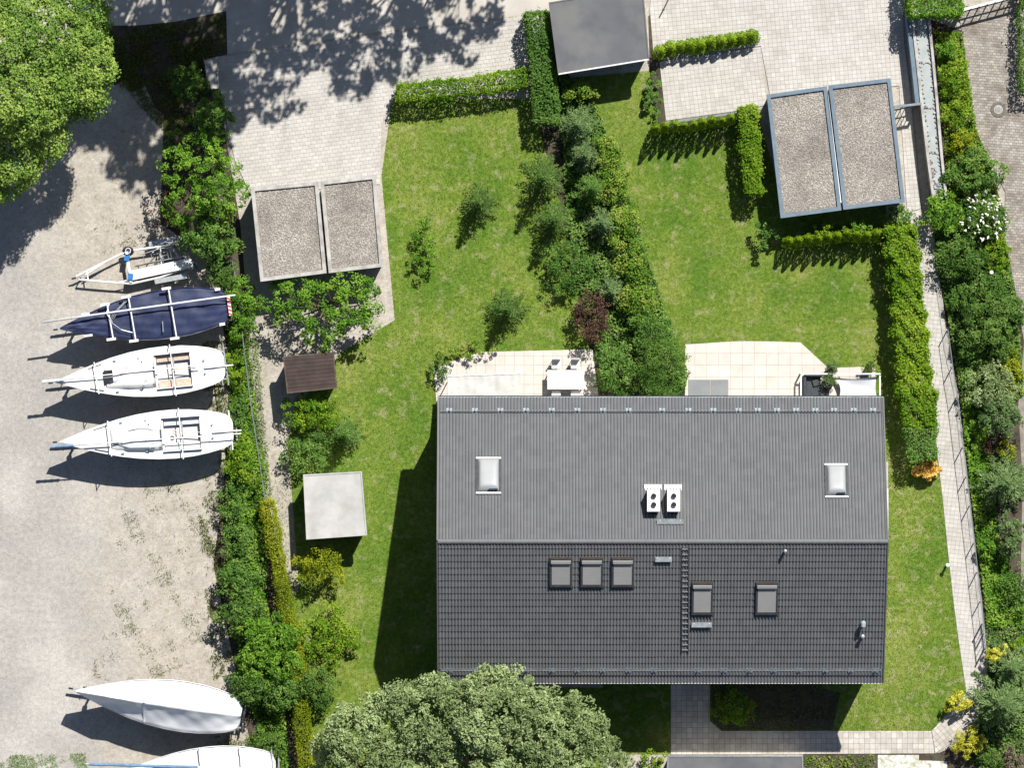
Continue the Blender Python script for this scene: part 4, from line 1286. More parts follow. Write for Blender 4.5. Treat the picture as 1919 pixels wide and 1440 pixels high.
# --- hedge of mixed shrubs between the two gardens
GB = 'grey green conifers in the boundary hedge'
for x, y, r, h in ((1082, 232, 40, 3.0), (1098, 290, 38, 2.8), (1112, 352, 40, 3.0), (1132, 420, 38, 2.6), (1148, 545, 34, 2.4)):
    conifer(x, y, r * random.uniform(.85, 1.15), h * random.uniform(.85, 1.15), 'lf_grey' if x != 1112 else 'lf_mid', 'feathery grey green conifer in the boundary hedge behind the photinias', GB, leaf=.17, droop=.1)
shrub(1085, 168, 34, 26, 1.6, 'lf_red', 'pinkish variegated shrub behind the smooth roofed garage', leaf=.13)
for x, y, rx, ry, h in ((1136, 285, 31, 39, 1.7), (1150, 345, 31, 41, 1.6), (1170, 425, 33, 43, 1.7), (1186, 490, 33, 39, 1.6), (1198, 565, 35, 45, 1.8)):
    shrub(x, y, rx, ry, h, 'lf_red', 'red tipped photinia in the boundary hedge facing the large lawn', group='photinias facing the lawn', leaf=.14)
shrub(1215, 620, 40, 36, 2.0, 'lf_mid', 'green shrub at the end of the photinia row', leaf=.12)
shrub(1240, 685, 52, 66, 3.0, 'lf_mid', 'feathery green shrub overhanging the terrace slabs', leaf=.15, aspect=.3, n=8)

# --- thuja rows, clipped hedges
for k in range(10):
    t = k / 9
    thuja(1238 + 172 * t, 96 - 27 * t + random.uniform(-2, 2), random.uniform(1.15, 1.35), random.uniform(.36, .44), 'rounded bright thuja in the row above the parking pad', 'thujas between drive and parking pad')
for k in range(9):
    t = k / 8
    thuja(1230 + 140 * t, 242 - 17 * t + random.uniform(-2, 2), random.uniform(2.0, 2.35), random.uniform(.28, .35), 'slim pointed thuja in the row along the lawn below the parking pad', 'thujas along the lawn edge')
for k in range(10):
    t = k / 9
    thuja(1478 + 165 * t, 452 - 13 * t + random.uniform(-3, 3), random.uniform(1.7, 2.1), random.uniform(.30, .38), 'yellow green thuja in the row behind the gravel topped garages', 'thujas behind the garages')
hedge([(1384, 200), (1388, 260), (1395, 362)], [(1420, 198), (1422, 260), (1428, 362)], 1.9, 'lf_hedge', 'short yellow green hedge beside the gravel topped garage', leaf=.13, dens=480, bulge=.13)
shrub(1222, 180, 16, 60, .9, 'lf_mid', 'climbing leafy plant along the edge of the parking pad', leaf=.13)
shrub(1438, 440, 26, 34, 1.6, 'lf_mid', 'loose young shrub on the lawn at the garage corner', leaf=.15, dens=110)
shrub(1545, 432, 30, 16, 1.5, 'lf_hedge', 'yellow green creeper among the thujas behind the garages', leaf=.12)
shrub(1605, 428, 32, 16, 1.7, 'lf_bright', 'bright creeper with large leaves above the garage thujas', leaf=.14)
shrub(1682, 405, 26, 24, 1.6, 'lf_mid', 'green shrub at the garage corner by the tall hedge', leaf=.13)
hedge([(1660, 428), (1672, 520), (1680, 620), (1686, 720), (1696, 800)], [(1718, 422), (1725, 520), (1735, 620), (1745, 720), (1754, 800)], 2.0, 'lf_hedge', 'long tall yellow green hedge between the lawn and the walk', leaf=.15, dens=480, bulge=.17)
hedge([(1696, 802), (1706, 868)], [(1754, 802), (1757, 862)], 1.9, 'lf_mid', 'dark green end of the tall hedge beside the orange shrub', leaf=.12, dens=420)
shrub(1737, 880, 24, 20, 1.1, 'flower_orange', 'small orange leaved shrub at the end of the tall hedge', leaf=.2, dens=520, puff=.17)
hedge([(1703, -60), (1706, 30)], [(1800, -60), (1803, 26)], 2.5, 'lf_bright', 'broad block of clipped hedge beside the white gate', leaf=.13, dens=380)
hedge([(1914, -40), (1913, 60), (1914, 168)], [(1990, -40), (1990, 60), (1990, 168)], 1.6, 'lf_mid', 'tall hedge on the far side of the cobbled yard', leaf=.13, dens=200)

# --- bed between the walk and the cobbled yard
RT = [
 (1775, 95, 22, 22, .9, 'lf_bright', 'leafy young shrub at the end of the clipped block hedge', .15),
 (1788, 150, 30, 42, 1.3, 'lf_hedge', 'yellow green shrub beside the stone lined basin near the white gate', .12),
 (1793, 215, 28, 34, 1.2, 'lf_hedge', 'yellow green shrub beside the middle of the stone lined basin', .12),
 (1800, 268, 26, 30, 1.1, 'lf_yellow', 'yellowish shrub opposite the manhole cover', .12),
 (1828, 320, 56, 46, 2.2, 'lf_mid', 'large green shrub at the lower end of the stone lined basin', .15),
 (1765, 400, 40, 40, 2.0, 'lf_bright', 'light green shrub overhanging the walk beside the white flowering shrub', .15),
 (1800, 480, 48, 46, 2.0, 'lf_dark', 'dark shrub between the white flowering shrub and the big round shrub', .13),
 (1868, 478, 26, 46, 1.0, 'lf_hedge', 'bright low shrub with a pale rose along the cobbles', .13),
 (1768, 490, 14, 36, .8, 'lf_mid', 'narrow shrub along the walk kerb', .12),
 (1852, 598, 66, 80, 2.3, 'lf_dark', 'big rounded dark green shrub beside the walk', .15),
 (1800, 556, 26, 32, 1.2, 'lf_mid', 'green shrub leaning on the fence by the big rounded shrub', .13),
 (1852, 722, 48, 46, 1.9, 'lf_pale', 'pale green open shrub below the big rounded shrub', .14),
 (1895, 700, 24, 50, .8, 'lf_yellow', 'tuft of yellowish grass at the cobbled yard edge', .14),
 (1880, 785, 40, 40, 2.4, 'lf_grey', 'grey green shrub with bare twigs in the long bed', .13),
 (1822, 800, 16, 56, .5, 'lf_bright', 'bright low leaves along the fence of the walk', .13),
 (1862, 835, 22, 20, 1.0, 'lf_purple', 'small purple leaved shrub in the long bed', .11),
 (1886, 842, 20, 24, 1.2, 'lf_yellow', 'small golden shrub next to the purple leaved shrub', .12),
 (1895, 1000, 26, 44, 2.2, 'lf_grey', 'glossy grey green shrub in the shade behind the spreading conifer', .15),
 (1850, 1030, 26, 22, 1.0, 'lf_bright', 'bright large leaved plant under the fence of the walk', .18),
 (1905, 1105, 30, 50, 1.2, 'lf_mid', 'rounded green shrub above the bare soil gap', .11),
 (1870, 1232, 26, 22, 1.2, 'lf_gold', 'golden tuft above the large conifers', .13),
 (1910, 1215, 20, 24, 1.2, 'lf_hedge', 'yellow green shrub beside the golden tuft', .13),
 (1795, 1316, 26, 22, 1.3, 'lf_gold', 'golden yellow loose shrub on the lawn corner by the walk', .12),
 (1815, 1394, 30, 30, 1.6, 'lf_gold', 'golden yellow clipped globe shrub below the walk corner', .10),
 (1375, 1326, 38, 36, 1.6, 'lf_hedge', 'round green shrub in the shadow of the house', .15),
 (1226, 1424, 24, 20, .9, 'lf_hedge', 'bright leafy plant at the corner of the low outbuilding', .13),
 (1850, 1430, 34, 24, 1.0, 'lf_dark', 'dark low shrub behind the golden globe shrub', .12),
 (1895, 1425, 30, 24, .9, 'dry', 'heap of dry brown twigs below the conifers', .12),
]
for x, y, rx, ry, h, mt, lab, lf in RT:
    shrub(x, y, rx, ry, h, mt, lab, leaf=lf, dens=300 if mt != 'lf_gold' else 520, puff=.26 if mt != 'lf_gold' else .15)
conifer(1885, 905, 58, 3.6, 'lf_grey', 'spreading grey green conifer in the long bed', leaf=.2, droop=.15, whorls=8)
conifer(1880, 1318, 62, 4.6, 'lf_grey', 'large spreading conifer at the lower end of the walk', leaf=.22, droop=.15, whorls=10)
conifer(1895, 1250, 44, 3.2, 'lf_grey', 'smaller conifer between the golden tuft and the large conifer', leaf=.2, droop=.15)
# white flowering shrub with upright panicles
wf = shrub(1842, 405, 44, 44, 1.8, 'lf_mid', 'green shrub covered in white flower spikes beside the cobbles', leaf=.14)
for k in range(80):
    a = random.uniform(0, 6.28); r = math.sqrt(random.random()) * 1.25
    b = Vector((WORLD[wf.name].x + math.cos(a) * r, WORLD[wf.name].y + math.sin(a) * r, 1.75 - r * r * .42))
    d = Vector((math.cos(a) * r * .5 + random.uniform(-.7, .7), math.sin(a) * r * .5 + random.uniform(-.7, .7), .9)).normalized()
    ln = random.uniform(.18, .34)
    m = MB(); pr = [0.02, .052, .052, .034, .008]
    for q in range(4): m.tube(b + d * ln * q / 4, b + d * ln * (q + 1) / 4, pr[q], pr[q + 1], 6, False)
    m.build('flower_spike', MT['flower_white'], wf)
rz = bpy.data.objects.get('shrub')
p = P(1858, 511, 1.1)
rose = empty('rose_bloom', (p.x, p.y, 0), 'single round white rose bloom at the cobbles edge', 'flower')
MB().lathe([(0, .0), (.07, .02), (.11, .07), (.10, .12), (.05, .14), (0, .13)], (p.x, p.y, 1.0), 12).build('petals', MT['flower_white'], rose, True)
MB().tube((p.x, p.y, 0), (p.x, p.y, 1.02), .012, .01, 5).build('stem', MT['lf_mid'], rose)

# --- grass, weeds, ground cover
TERR = [(1284, 646), (1395, 639), (1500, 642), (1552, 690), (1640, 687), (1641, 760), (1284, 760)]
BEDM = [(990, 20), (1050, 120), (1112, 200), (1168, 400), (1192, 520), (1225, 590), (1280, 690), (1285, 760), (1130, 760), (1100, 620), (1060, 420), (1000, 200)]
WALK = [(1257, 1283), (1330, 1283), (1330, 1352), (1352, 1371), (1745, 1371), (1752, 1413), (1257, 1415)]
PAD = [(1228, 112), (1426, 84), (1440, 196), (1378, 212), (1244, 230)]
HOUSEP = [(824, 762), (1640, 762), (1640, 1262), (824, 1262)]
GAR = [(1437, 187), (1669, 155), (1690, 378), (1463, 408)]
scatter('lawn_grass', [LAWN_EA], [TERR, PAD, HOUSEP, GAR, BEDM], 420, .03, .075, 'grass', 'short mown grass of the large lawn')
scatter('lawn_grass', [LAWN_EB], [WALK, HOUSEP], 420, .03, .10, 'grass', 'longer patchy grass beside the house gable')
scatter('lawn_grass', [LAWN_W], [HOUSEP, [(812, 690), (900, 660), (1110, 655), (1125, 770), (820, 775)]], 300, .03, .09, 'grass', 'grass of the neighbouring lawn')
scatter('yard_weed', [[(230, 930), (300, 900), (420, 850), (400, 1080), (450, 1260), (330, 1300), (170, 1270), (210, 1100)], [(150, 440), (280, 380), (320, 440), (200, 480)]], [], 420, .03, .09, 'weed', 'sparse weeds growing through the sandy yard gravel', clump=1.0, lean=.8)
scatter('yard_weed', [[(385, 870), (430, 860), (425, 1000), (420, 1090), (440, 1240), (400, 1280), (385, 1100), (372, 960)]], [], 420, .04, .16, 'weed', 'belt of weeds in front of the yard shrubs', clump=.1, lean=.7)
scatter('yard_weed', [[(-20, 1418), (160, 1412), (165, 1450), (-20, 1450)]], [], 1300, .03, .08, 'lf_bright', 'green weeds along the lower edge of the yard', clump=-.2, lean=.7)
scatter('yard_weed', [[(380, 640), (440, 640), (440, 800), (380, 790)], [(400, 1380), (500, 1370), (520, 1440), (420, 1440)], [(180, 60), (380, 70), (390, 130), (240, 200), (210, 120)]], [], 520, .04, .16, 'weed', 'weeds around the boat sterns and below the trees', clump=.0, lean=.7)
ground_cover('ground_cover_plants', [(1800, 740), (1850, 780), (1870, 1000), (1919, 1130), (1919, 1170), (1850, 1178), (1845, 1130), (1830, 1010), (1808, 830)], 330, .35, 'lf_bright', 'bright green ground cover along the fenced walk', .14)
ground_cover('ground_cover_plants', [(1745, 420), (1880, 440), (1905, 560), (1919, 740), (1860, 780), (1800, 740), (1770, 560)], 330, .4, 'lf_mid', 'ground cover below the shrubs of the long bed', .14)
ground_cover('ground_cover_plants', [(410, 480), (465, 640), (500, 900), (500, 960), (500, 1120), (530, 1300), (545, 1440), (500, 1440), (460, 1280), (425, 1100), (425, 900), (432, 700)], 300, .4, 'lf_bright', 'ground cover below the shrubs along the yard fence', .14)
ground_cover('ground_cover_plants', [(1505, 1416), (1560, 1418), (1640, 1414), (1640, 1450), (1505, 1450)], 130, .2, 'lf_hedge', 'small plants on the soil below the house walk', .1)
ground_cover('ground_cover_plants', [(1050, 130), (1120, 200), (1190, 400), (1240, 560), (1290, 700), (1280, 745), (1140, 745), (1100, 600), (1060, 400)], 300, .5, 'lf_mid', 'ground cover below the boundary hedge of the two gardens', .13)
ground_cover('ground_cover_plants', [(1752, 60), (1805, 60), (1815, 140), (1830, 240), (1852, 300), (1888, 430), (1760, 420), (1775, 350), (1768, 240), (1758, 140)], 260, .3, 'lf_hedge', 'low leafy plants between the stone basin and the cobbles', .12)
ground_cover('ground_cover_plants', [(1846, 1180), (1925, 1170), (1925, 1450), (1830, 1450), (1800, 1400), (1850, 1320)], 200, .35, 'lf_mid', 'low leafy plants below the conifers by the walk corner', .13)
# ------------------------------------------------------------------ boats on trailers
BU = [0, .03, .08, .15, .24, .34, .45, .56, .66, .76, .85, .92, .965, .985, .996, 1.0]
BB = [.015, .10, .22, .39, .58, .76, .90, .98, 1.0, .96, .87, .76, .65, .54, .40, .26]
def hb(u): return float(np.interp(u, BU, BB))

def boat(bow, stern, beam_px, zd, name, label, hullmat='gelcoat', style='open', extra=None, cockpit=(.60, .80, .34)):
    a, b = P(*bow, zd), P(*stern, zd)
    d = b - a
    L = Vector((d.x, d.y)).length
    rz = math.atan2(d.y, d.x)
    c = (a + b) / 2
    root = empty(name, (c.x, c.y, 0), label, 'boat', None, rz if abs(rz) > 1e-4 else 1e-4)
    B = beam_px / 2 / S * (1 - zd / H)
    X = lambda u: (u - .5) * L
    sheer = lambda u: zd + .16 * (1 - u) ** 2 * 1.4 - .03
    dep = lambda u: .95 * (1 - .55 * (2 * abs(u - .5)) ** 2.2)
    us = np.unique(np.concatenate([np.linspace(0, 1, 29), BU]))
    # hull skin
    prof = [(1.0, 0.0), (.99, -.12), (.95, -.38), (.80, -.66), (.5, -.88), (.03, -1.0)]
    m = MB(); rows = []
    for u in us:
        w = hb(u) * B; z = sheer(u); dd = dep(u)
        row = [(X(u) + (.10 * (-pz) if u > .99 else 0) * -1, w * f, z + pz * dd) for f, pz in prof]
        row = row + [(x, -y, zz) for x, y, zz in row[::-1]]
        rows.append(row)
    n = len(rows[0])
    for row in rows: m.v += row
    for i in range(len(rows) - 1):
        for j in range(n - 1): m.f.append((i * n + j, i * n + j + 1, (i + 1) * n + j + 1, (i + 1) * n + j))
    m.f.append(tuple((len(rows) - 1) * n + j for j in range(n)))
    hull = m.build('hull', MT[hullmat], root, True)
    MB().add([(-.75, -.05, .62), (.55, -.05, .62), (.8, -.08, 1.5), (-.9, -.08, 1.5), (-.75, .05, .62), (.55, .05, .62), (.8, .08, 1.5), (-.9, .08, 1.5)],
             [(0, 1, 2, 3), (7, 6, 5, 4), (0, 4, 5, 1), (1, 5, 6, 2), (3, 7, 4, 0)]).build('keel', MT['deck_grey'], root)
    if style == 'open':
        c0, c1, cw = cockpit[0], cockpit[1], cockpit[2] * 2 * B
        cw = min(cw, hb(c1) * B * .72)
        st = sorted(set(list(us) + [c0, c1]))
        m = MB()
        for u0, u1 in zip(st[:-1], st[1:]):
            mid_ = (u0 + u1) / 2
            def row(u):
                w = hb(u) * B; z = sheer(u)
                return [(X(u), y, z + .07 * (1 - (y / max(w, .02)) ** 2)) for y in ([-w, -cw, cw, w] if w > cw + .02 else [-w, -w * .5, w * .5, w])]
            r0, r1 = row(u0), row(u1)
            k = len(m.v); m.v += r0 + r1
            for j in range(3):
                if j == 1 and c0 - 1e-6 < u0 and u1 < c1 + 1e-6: continue
                m.f.append((k + j, k + 4 + j, k + 5 + j, k + 1 + j))
        dk = m.build('deck', MT[hullmat], root)
        # cockpit well
        zt = sheer(c0) + .05; x0, x1 = X(c0), X(c1); zf = zt - .36; zb = zt - .16
        m = MB()
        m.add([(x0, -cw, zt), (x1, -cw, zt - .01), (x1, cw, zt - .01), (x0, cw, zt), (x0, -cw, zf), (x1, -cw, zf), (x1, cw, zf), (x0, cw, zf)],
              [(4, 5, 6, 7), (0, 4, 7, 3), (1, 2, 6, 5), (0, 1, 5, 4), (3, 7, 6, 2)])
        ck = m.build('cockpit', MT['deck_grey'], root)
        xm = (x0 + x1) / 2
        for s_ in (-1, 1):
            for p_, q_ in ((x0 + .03, xm - .06), (xm + .06, x1 - .03)):
                mm = MB().box(((p_ + q_) / 2, s_ * (cw - .19), zb), (q_ - p_, .36, .05))
                mm.build('bench', MT[extra.get('bench', 'gelcoat')], root)
        MB().box((xm, 0, zb - .02), (.10, cw * 2 - .02, .06)).build('traveller', MT['galv'], root)
        co = MB()
        for s_ in (-1, 1): co.bar((x0 - .05, s_ * (cw + .03), zt + .06), (x1 + .05, s_ * (cw + .03), zt + .06), .05, .16)
        co.build('coaming', MT['gelcoat'], root)
        # low cabin
        u0, u1 = .30, c0 - .01
        def cab(u, v):
            uu = u0 + (u1 - u0) * u
            w = min(hb(uu) * B * .60, .74)
            t = v * 2 - 1
            hgt = (.10 + .20 * min(1, u * 2.2)) * (1 if u < .995 else 1)
            if abs(t) > .98: return (X(uu), t * (w + .06), sheer(uu) + .03)
            return (X(uu), t * w, sheer(uu) + .05 + hgt * (1 - abs(t) ** 6 * .25))
        m = MB().grid(cab, 12, 12)
        k = 12 * 13
        m.f.append(tuple(range(k, k + 13)))
        m.add([(X(u0), -.4, sheer(u0) + .03), (X(u0), .4, sheer(u0) + .03), (X(u0), .3, sheer(u0) + .15), (X(u0), -.3, sheer(u0) + .15)], [(0, 1, 2, 3)])
        m.build('cabin', MT['gelcoat'], root, True)
        for uu, mt, w_, l_ in extra.get('hatches', []):
            MB().box((X(uu), extra.get('hy', 0), sheer(uu) + (.33 if uu > .34 else .19)), (l_, w_, .06)).build('hatch', MT[mt], root)
            if mt == 'black': MB().box((X(uu), 0, sheer(uu) + .225), (l_ + .05, .07, .03)).build('hatch_bar', MT['gelcoat'], root)
        for s_ in (-1, 1):
            for uu in (.36, .50): MB().box((X(uu), s_ * .80, sheer(uu) + .1), (.14, .05, .07)).build('cleat', MT['galv'], root)
            MB().tube((X(.52), s_ * .62, sheer(.52) + .3), (X(.52), s_ * .62, sheer(.52) + .42), .05, .04, 10).build('winch', MT['galv'], root)
        for q in range(3):
            s_ = (-1, 1, -1)[q]
            pts_ = [(X(.32 + .1 * q) + .05 * k, s_ * (.25 + .09 * q + .05 * math.sin(k * 1.3 + q)), sheer(.4) + .36 - .01 * k) for k in range(12)]
            MB().path(pts_, .012, 5).build('sheet_line', MT['zinc_dark' if q else 'blue_clamp'], root)
        for s_ in (-1, 1):
            MB().bar((X(.20), s_ * hb(.20) * B * .80, sheer(.2) + .05), (X(.28), s_ * hb(.28) * B * .82, sheer(.28) + .05), .03, .04).build('genoa_track', MT['charcoal'], root)
            MB().tube((X(.88), s_ * .34, sheer(.88) + .05), (X(.88), s_ * .34, sheer(.88) + .12), .06, .05, 10).build('vent_cowl', MT['zinc'], root)
        MB().box((X(c0) - .14, 0, zt + .20), (.06, .55, .26)).build('companion_board', MT['charcoal'], root)
        MB().bar((X(.83), 0, sheer(.83) + .28), (X(.69), .05, zt + .05), .04, .04).build('tiller', MT['teak'], root)
        MB().bar((X(.88), -.05, sheer(.9) + .12), (X(1.0) + .42, -.05, sheer(1.0) + .12), .07, .05).build('stern_spar', MT['steel_white'], root)
    else:
        rid = extra['ridge']; sag = extra.get('sag', .02)
        ph = [random.uniform(0, 6.28) for _ in range(6)]
        def cov(u, v):
            uu = u * 1.0; t = v * 2 - 1
            w = hb(uu) * B + .03
            r = rid * min(1, .25 + 3.2 * min(uu + .02, 1.02 - uu) ) * (1 if style == 'tent' else .9)
            y = t * w
            prof_ = (1 - abs(t)) if style == 'tent' else (1 - abs(t) ** 1.5)
            z = sheer(uu) + r * prof_ - .02
            if style == 'tent':
                # pleats pulled from the ridge towards the edge ties
                fold = math.sin(uu * 19 + ph[0] + t * 3) * .5 + math.sin(uu * 34 + ph[1] - t * 6) * .4 + math.sin(uu * 57 + ph[2] + t * 11) * .2
                z += fold * .12 * (1 - abs(t)) ** .7 * min(1, abs(t) * 3)
                z -= sag * 4 * abs(t) * (1 - abs(t)) * r
            else:
                z += .022 * math.sin(uu * 37 + t * 5 + ph[2]) + .016 * math.sin(uu * 61 - t * 9 + ph[3]) + .012 * math.sin(uu * 15 + t * 17 + ph[4])
            if abs(t) > .999: z -= .16
            return (X(uu) + extra.get('dx', 0), y + extra.get('dy', 0) * (1 - abs(t)), z)
        m = MB().grid(cov, 60, 24)
        k0 = 60 * 25
        m.f.append(tuple(range(k0, k0 + 25)))
        m.build('cover', MT[extra['cover']], root, True)
        if style == 'tent':
            u = .42; pts = [Vector(cov(u + .015 * abs(v * 2 - 1), v)) + Vector((0, 0, .025)) for v in np.linspace(0, 1, 25)]
            mm = MB()
            for p, q in zip(pts[:-1], pts[1:]): mm.bar(p, q, .10, .015)
            mm.build('strap', MT['tarp_white'], root)
    root['_L'] = 0
    del root['_L']
    return root, (X, sheer, B, L, rz, c)

def crossbars(root, info, us, over, zoff, mat='steel_white', ends=True, name='crossbar', r=.04):
    X, sheer, B, L, rz, c = info
    for u in us:
        w = hb(u) * B + over
        z = sheer(u) + zoff
        tilt = .04
        o = MB().tube((X(u) - tilt, w, z), (X(u) + tilt, -w, z), r, r, 8)
        for s_ in (-1, 1): o.tube((X(u) - s_ * tilt, s_ * (w - .05), z), (X(u) - s_ * tilt, s_ * (w - .05), z - zoff - .1), r * .8, r * .8, 6)
        ob = o.build(name, MT[mat], root)
        if ends:
            for s_ in (-1, 1):
                MB().box((X(u) - s_ * tilt - .1, s_ * (w - .07), z + .03), (.48, .13, .07)).build('pad', MT['steel_white'], ob)

def trailer(info, name, label, group=None, hull=True, zf=.5):
    X, sheer, B, L, rz, c = info
    t = empty(name, (c.x, c.y, 0), label, 'trailer', group, rz if abs(rz) > 1e-4 else 1e-4)
    x0 = -L / 2
    fr = MB()
    fr.bar((x0 - .25, 0, zf), (.2 * L, 0, zf), .10, .12)
    for s_ in (-1, 1):
        fr.bar((x0 + 1.7, 0, zf + .01), (-.6, s_ * .72, zf + .01), .08, .08); fr.bar((-.62, s_ * .72, zf + .012), (L / 2 + .12, s_ * .72, zf + .012), .08, .08)
    for xx in (-.6, 1.2, L / 2 + .1): fr.bar((xx, -.9, zf + .03), (xx, .9, zf + .03), .07, .07)
    fr.build('frame', MT['galv'], t)
    MB().box((x0 - .35, 0, zf), (.26, .09, .10)).build('coupling', MT['black'], t)
    MB().tube((x0 + .35, .14, .10), (x0 + .35, .14, .85), .03, .03, 8).build('jockey_post', MT['black'], t)
    MB().ring((x0 + .35, .14, .11), .08, .045, 14, 6, 'Y').build('jockey_wheel', MT['tyre'], t)
    MB().box((x0 + .75, 0, zf + .35), (.10, .10, .7)).build('winch_post', MT['galv'], t)
    MB().box((x0 + .75, -.10, zf + .62), (.22, .20, .16)).build('winch', MT['black'], t)
    ax = MB().tube((.75, -1.0, .33), (.75, 1.0, .33), .04, .04, 8).build('axle', MT['galv'], t)
    for s_ in (-1, 1):
        for xx in (.75,):
            w = MB().ring((xx, s_ * .98, .33), .24, .09, 22, 8, 'Y').build('wheel', MT['tyre'], t, True)
            MB().tube((xx, s_ * .93, .33), (xx, s_ * 1.03, .33), .17, .17, 16).build('rim', MT['galv'], w)
        MB().bar((X(.97), s_ * .72, zf + .1), (X(.97), s_ * (hb(.97) * B + .28), zf + .1), .05, .05).build('light_bar', MT['galv'], t)
        MB().box((X(1.0) + .10, s_ * .72, zf + .16), (.06, .28, .12)).build('tail_light', MT['black'], t)
        if hull:
            for u in (.38, .70):
                yb = hb(u) * B * .78
                m = MB().tube((X(u), s_ * .72, zf), (X(u), s_ * yb, 1.55), .03, .03, 6)
                m.box((X(u), s_ * (yb - .06), 1.58), (.4, .16, .08))
                m.build('support_post', MT['galv'], t)
    if hull: MB().box((-.1, 0, zf + .08), (1.5, .2, .06)).build('keel_pad', MT['wood_dark'], t)
    return t

def mast(a, b, z, r0, r1, name, label, mat='steel_white', spreaders=(), wrap=None):
    p, q = P(*a, z), P(*b, z)
    ctr = (p + q) / 2
    root = empty(name, (ctr.x, ctr.y, z), label, 'mast')
    MB().tube(p, q, r0, r1, 10).build('spar', MT[mat], root, True)
    t = (q - p).normalized(); s = Vector((-t.y, t.x, 0))
    for f, ln, sw in spreaders:
        o = p.lerp(q, f)
        for k in (-1, 1): MB().tube(o, o + s * k * ln + t * sw, .022, .014, 6).build('spreader', MT[mat], root)
    if wrap:
        f0, f1, mt, rr = wrap
        n = 10; m = MB()
        for k in range(n):
            a_, b_ = p.lerp(q, f0 + (f1 - f0) * k / n), p.lerp(q, f0 + (f1 - f0) * (k + 1) / n)
            m.tube(a_, b_, rr * (1 + .15 * math.sin(k * 2.1)), rr * (1 + .15 * math.sin((k + 1) * 2.1)), 9)
        m.build('wrap', MT[mt], root)
    for f in (.15, .5, .85):
        MB().ring(p.lerp(q, f), r0 + .01, .012, 10, 5, 'X').build('collar', MT['galv'], root)
    return root

TG = 'trailers below the sailboats'
# navy covered boat
o, inf = boat((113, 616), (428, 573), 93, 2.05, 'covered_sailboat', 'sailboat under a flat navy blue tarpaulin on its trailer', 'gelcoat', 'flat', {'cover': 'navy', 'ridge': .20})
crossbars(o, inf, [.30, .43, .67], .10, .42)
X, sheer, B, L, rz, c = inf
wb = MB().box((X(1.0) + .06, 0, 2.08), (.16, 1.05, .28)).build('warning_board', MT['steel_white'], o)
for k in range(5):
    MB().add([(X(1.0) - .03, -.46 + k * .2, 2.225), (X(1.0) + .145, -.54 + k * .2, 2.225), (X(1.0) + .145, -.44 + k * .2, 2.225), (X(1.0) - .03, -.36 + k * .2, 2.225)], [(0, 1, 2, 3)]).build('stripe', MT['red'], wb)
for s_ in (-1, 1):
    MB().box((X(.95), s_ * (hb(.95) * B + .03), 2.12), (.28, .14, .08)).build('fender', MT['steel_white'], o)
    MB().box((X(.16), s_ * (hb(.16) * B + .03), 2.20), (.42, .11, .08)).build('fender', MT['steel_white'], o)
MB().bar((X(.60), -.9, 2.30), (X(.605), -.35, 2.36), .05, .04).build('batten', MT['galv'], o)
rp = MB()
for k in range(3):
    rp.path([(X(.30) + .1 * k, .1, 2.62), (X(.34) + .12 * k, .5 + .06 * k, 2.48), (X(.40) + .06 * k, .95, 2.33)], .012, 5)
rp.path([(X(.30), .0, 2.6), (X(.36), -.5, 2.45), (X(.43), -.75, 2.35), (X(.42), -1.1, 2.2)], .014, 5)
rp.build('rope', MT['galv'], o)
trailer(inf, 'boat_trailer', 'galvanised trailer under the navy covered sailboat')
mast((80, 604), (441, 553), 2.62, .055, .04, 'aluminium_mast', 'bare aluminium mast lying across the navy tarpaulin', 'steel_white', [(.33, .5, .25)])

# white boat with teak cockpit
o, inf = boat((104, 717), (421, 684), 93, 2.05, 'sailboat', 'white sailboat with teak cockpit benches and a dark fore hatch', 'gelcoat', 'open',
              {'bench': 'teak', 'hatches': [(.315, 'black', .68, .46)]})
crossbars(o, inf, [.245, .695], .08, .34, ends=False, r=.028)
crossbars(o, inf, [1.005], .75, -.25, 'galv', ends=False, r=.035)
trailer(inf, 'boat_trailer', 'galvanised trailer under the white sailboat with teak cockpit')
mast((79, 716), (376, 684), 2.50, .032, .028, 'aluminium_mast', 'slim white mast laid along the boat with teak cockpit, its end wrapped in white', 'steel_white', [], (0, .14, 'tarp_white', .075))

# white boat with blue bow wrap
o, inf = boat((112, 829), (437, 806), 92, 2.05, 'sailboat', 'white sailboat with an all white cockpit and lines left on deck', 'gelcoat', 'open',
              {'bench': 'gelcoat', 'hatches': [(.33, 'gelcoat', .5, .42)]}, cockpit=(.60, .81, .34))
crossbars(o, inf, [.29, .70], .08, .36, ends=False, r=.03)
crossbars(o, inf, [.985], .34, .02, 'steel_white', ends=False, r=.04)
X, sheer, B, L, rz, c = inf
MB().ring((X(.665), .1, 2.18), .09, .03, 14, 6).build('coil_of_rope', MT['teak'], o)
rp = MB()
rp.path([(X(.40), .35, 2.48), (X(.46), .42, 2.5), (X(.52), .38, 2.5), (X(.545), .30, 2.5)], .016, 5)
rp.path([(X(.30), -.2, 2.35), (X(.40), -.55, 2.40), (X(.55), -.62, 2.42)], .03, 6)
rp.build('rope', MT['zinc'], o)
trailer(inf, 'boat_trailer', 'galvanised trailer under the white sailboat with all white cockpit')
mast((95, 838), (452, 813), 2.52, .034, .03, 'aluminium_mast', 'white mast wrapped in blue cloth at the bow of the all white boat', 'steel_white', [], (0, .12, 'blue_cover', .07))

# tent covered boat
o, inf = boat((142, 1296), (452, 1342), 94, 2.0, 'covered_sailboat', 'sailboat under a ridged white tarpaulin tent with a strap', 'gelcoat', 'tent', {'cover': 'tarp_white', 'ridge': 1.1, 'sag': .14})
trailer(inf, 'boat_trailer', 'galvanised trailer under the boat with the white tarpaulin tent')
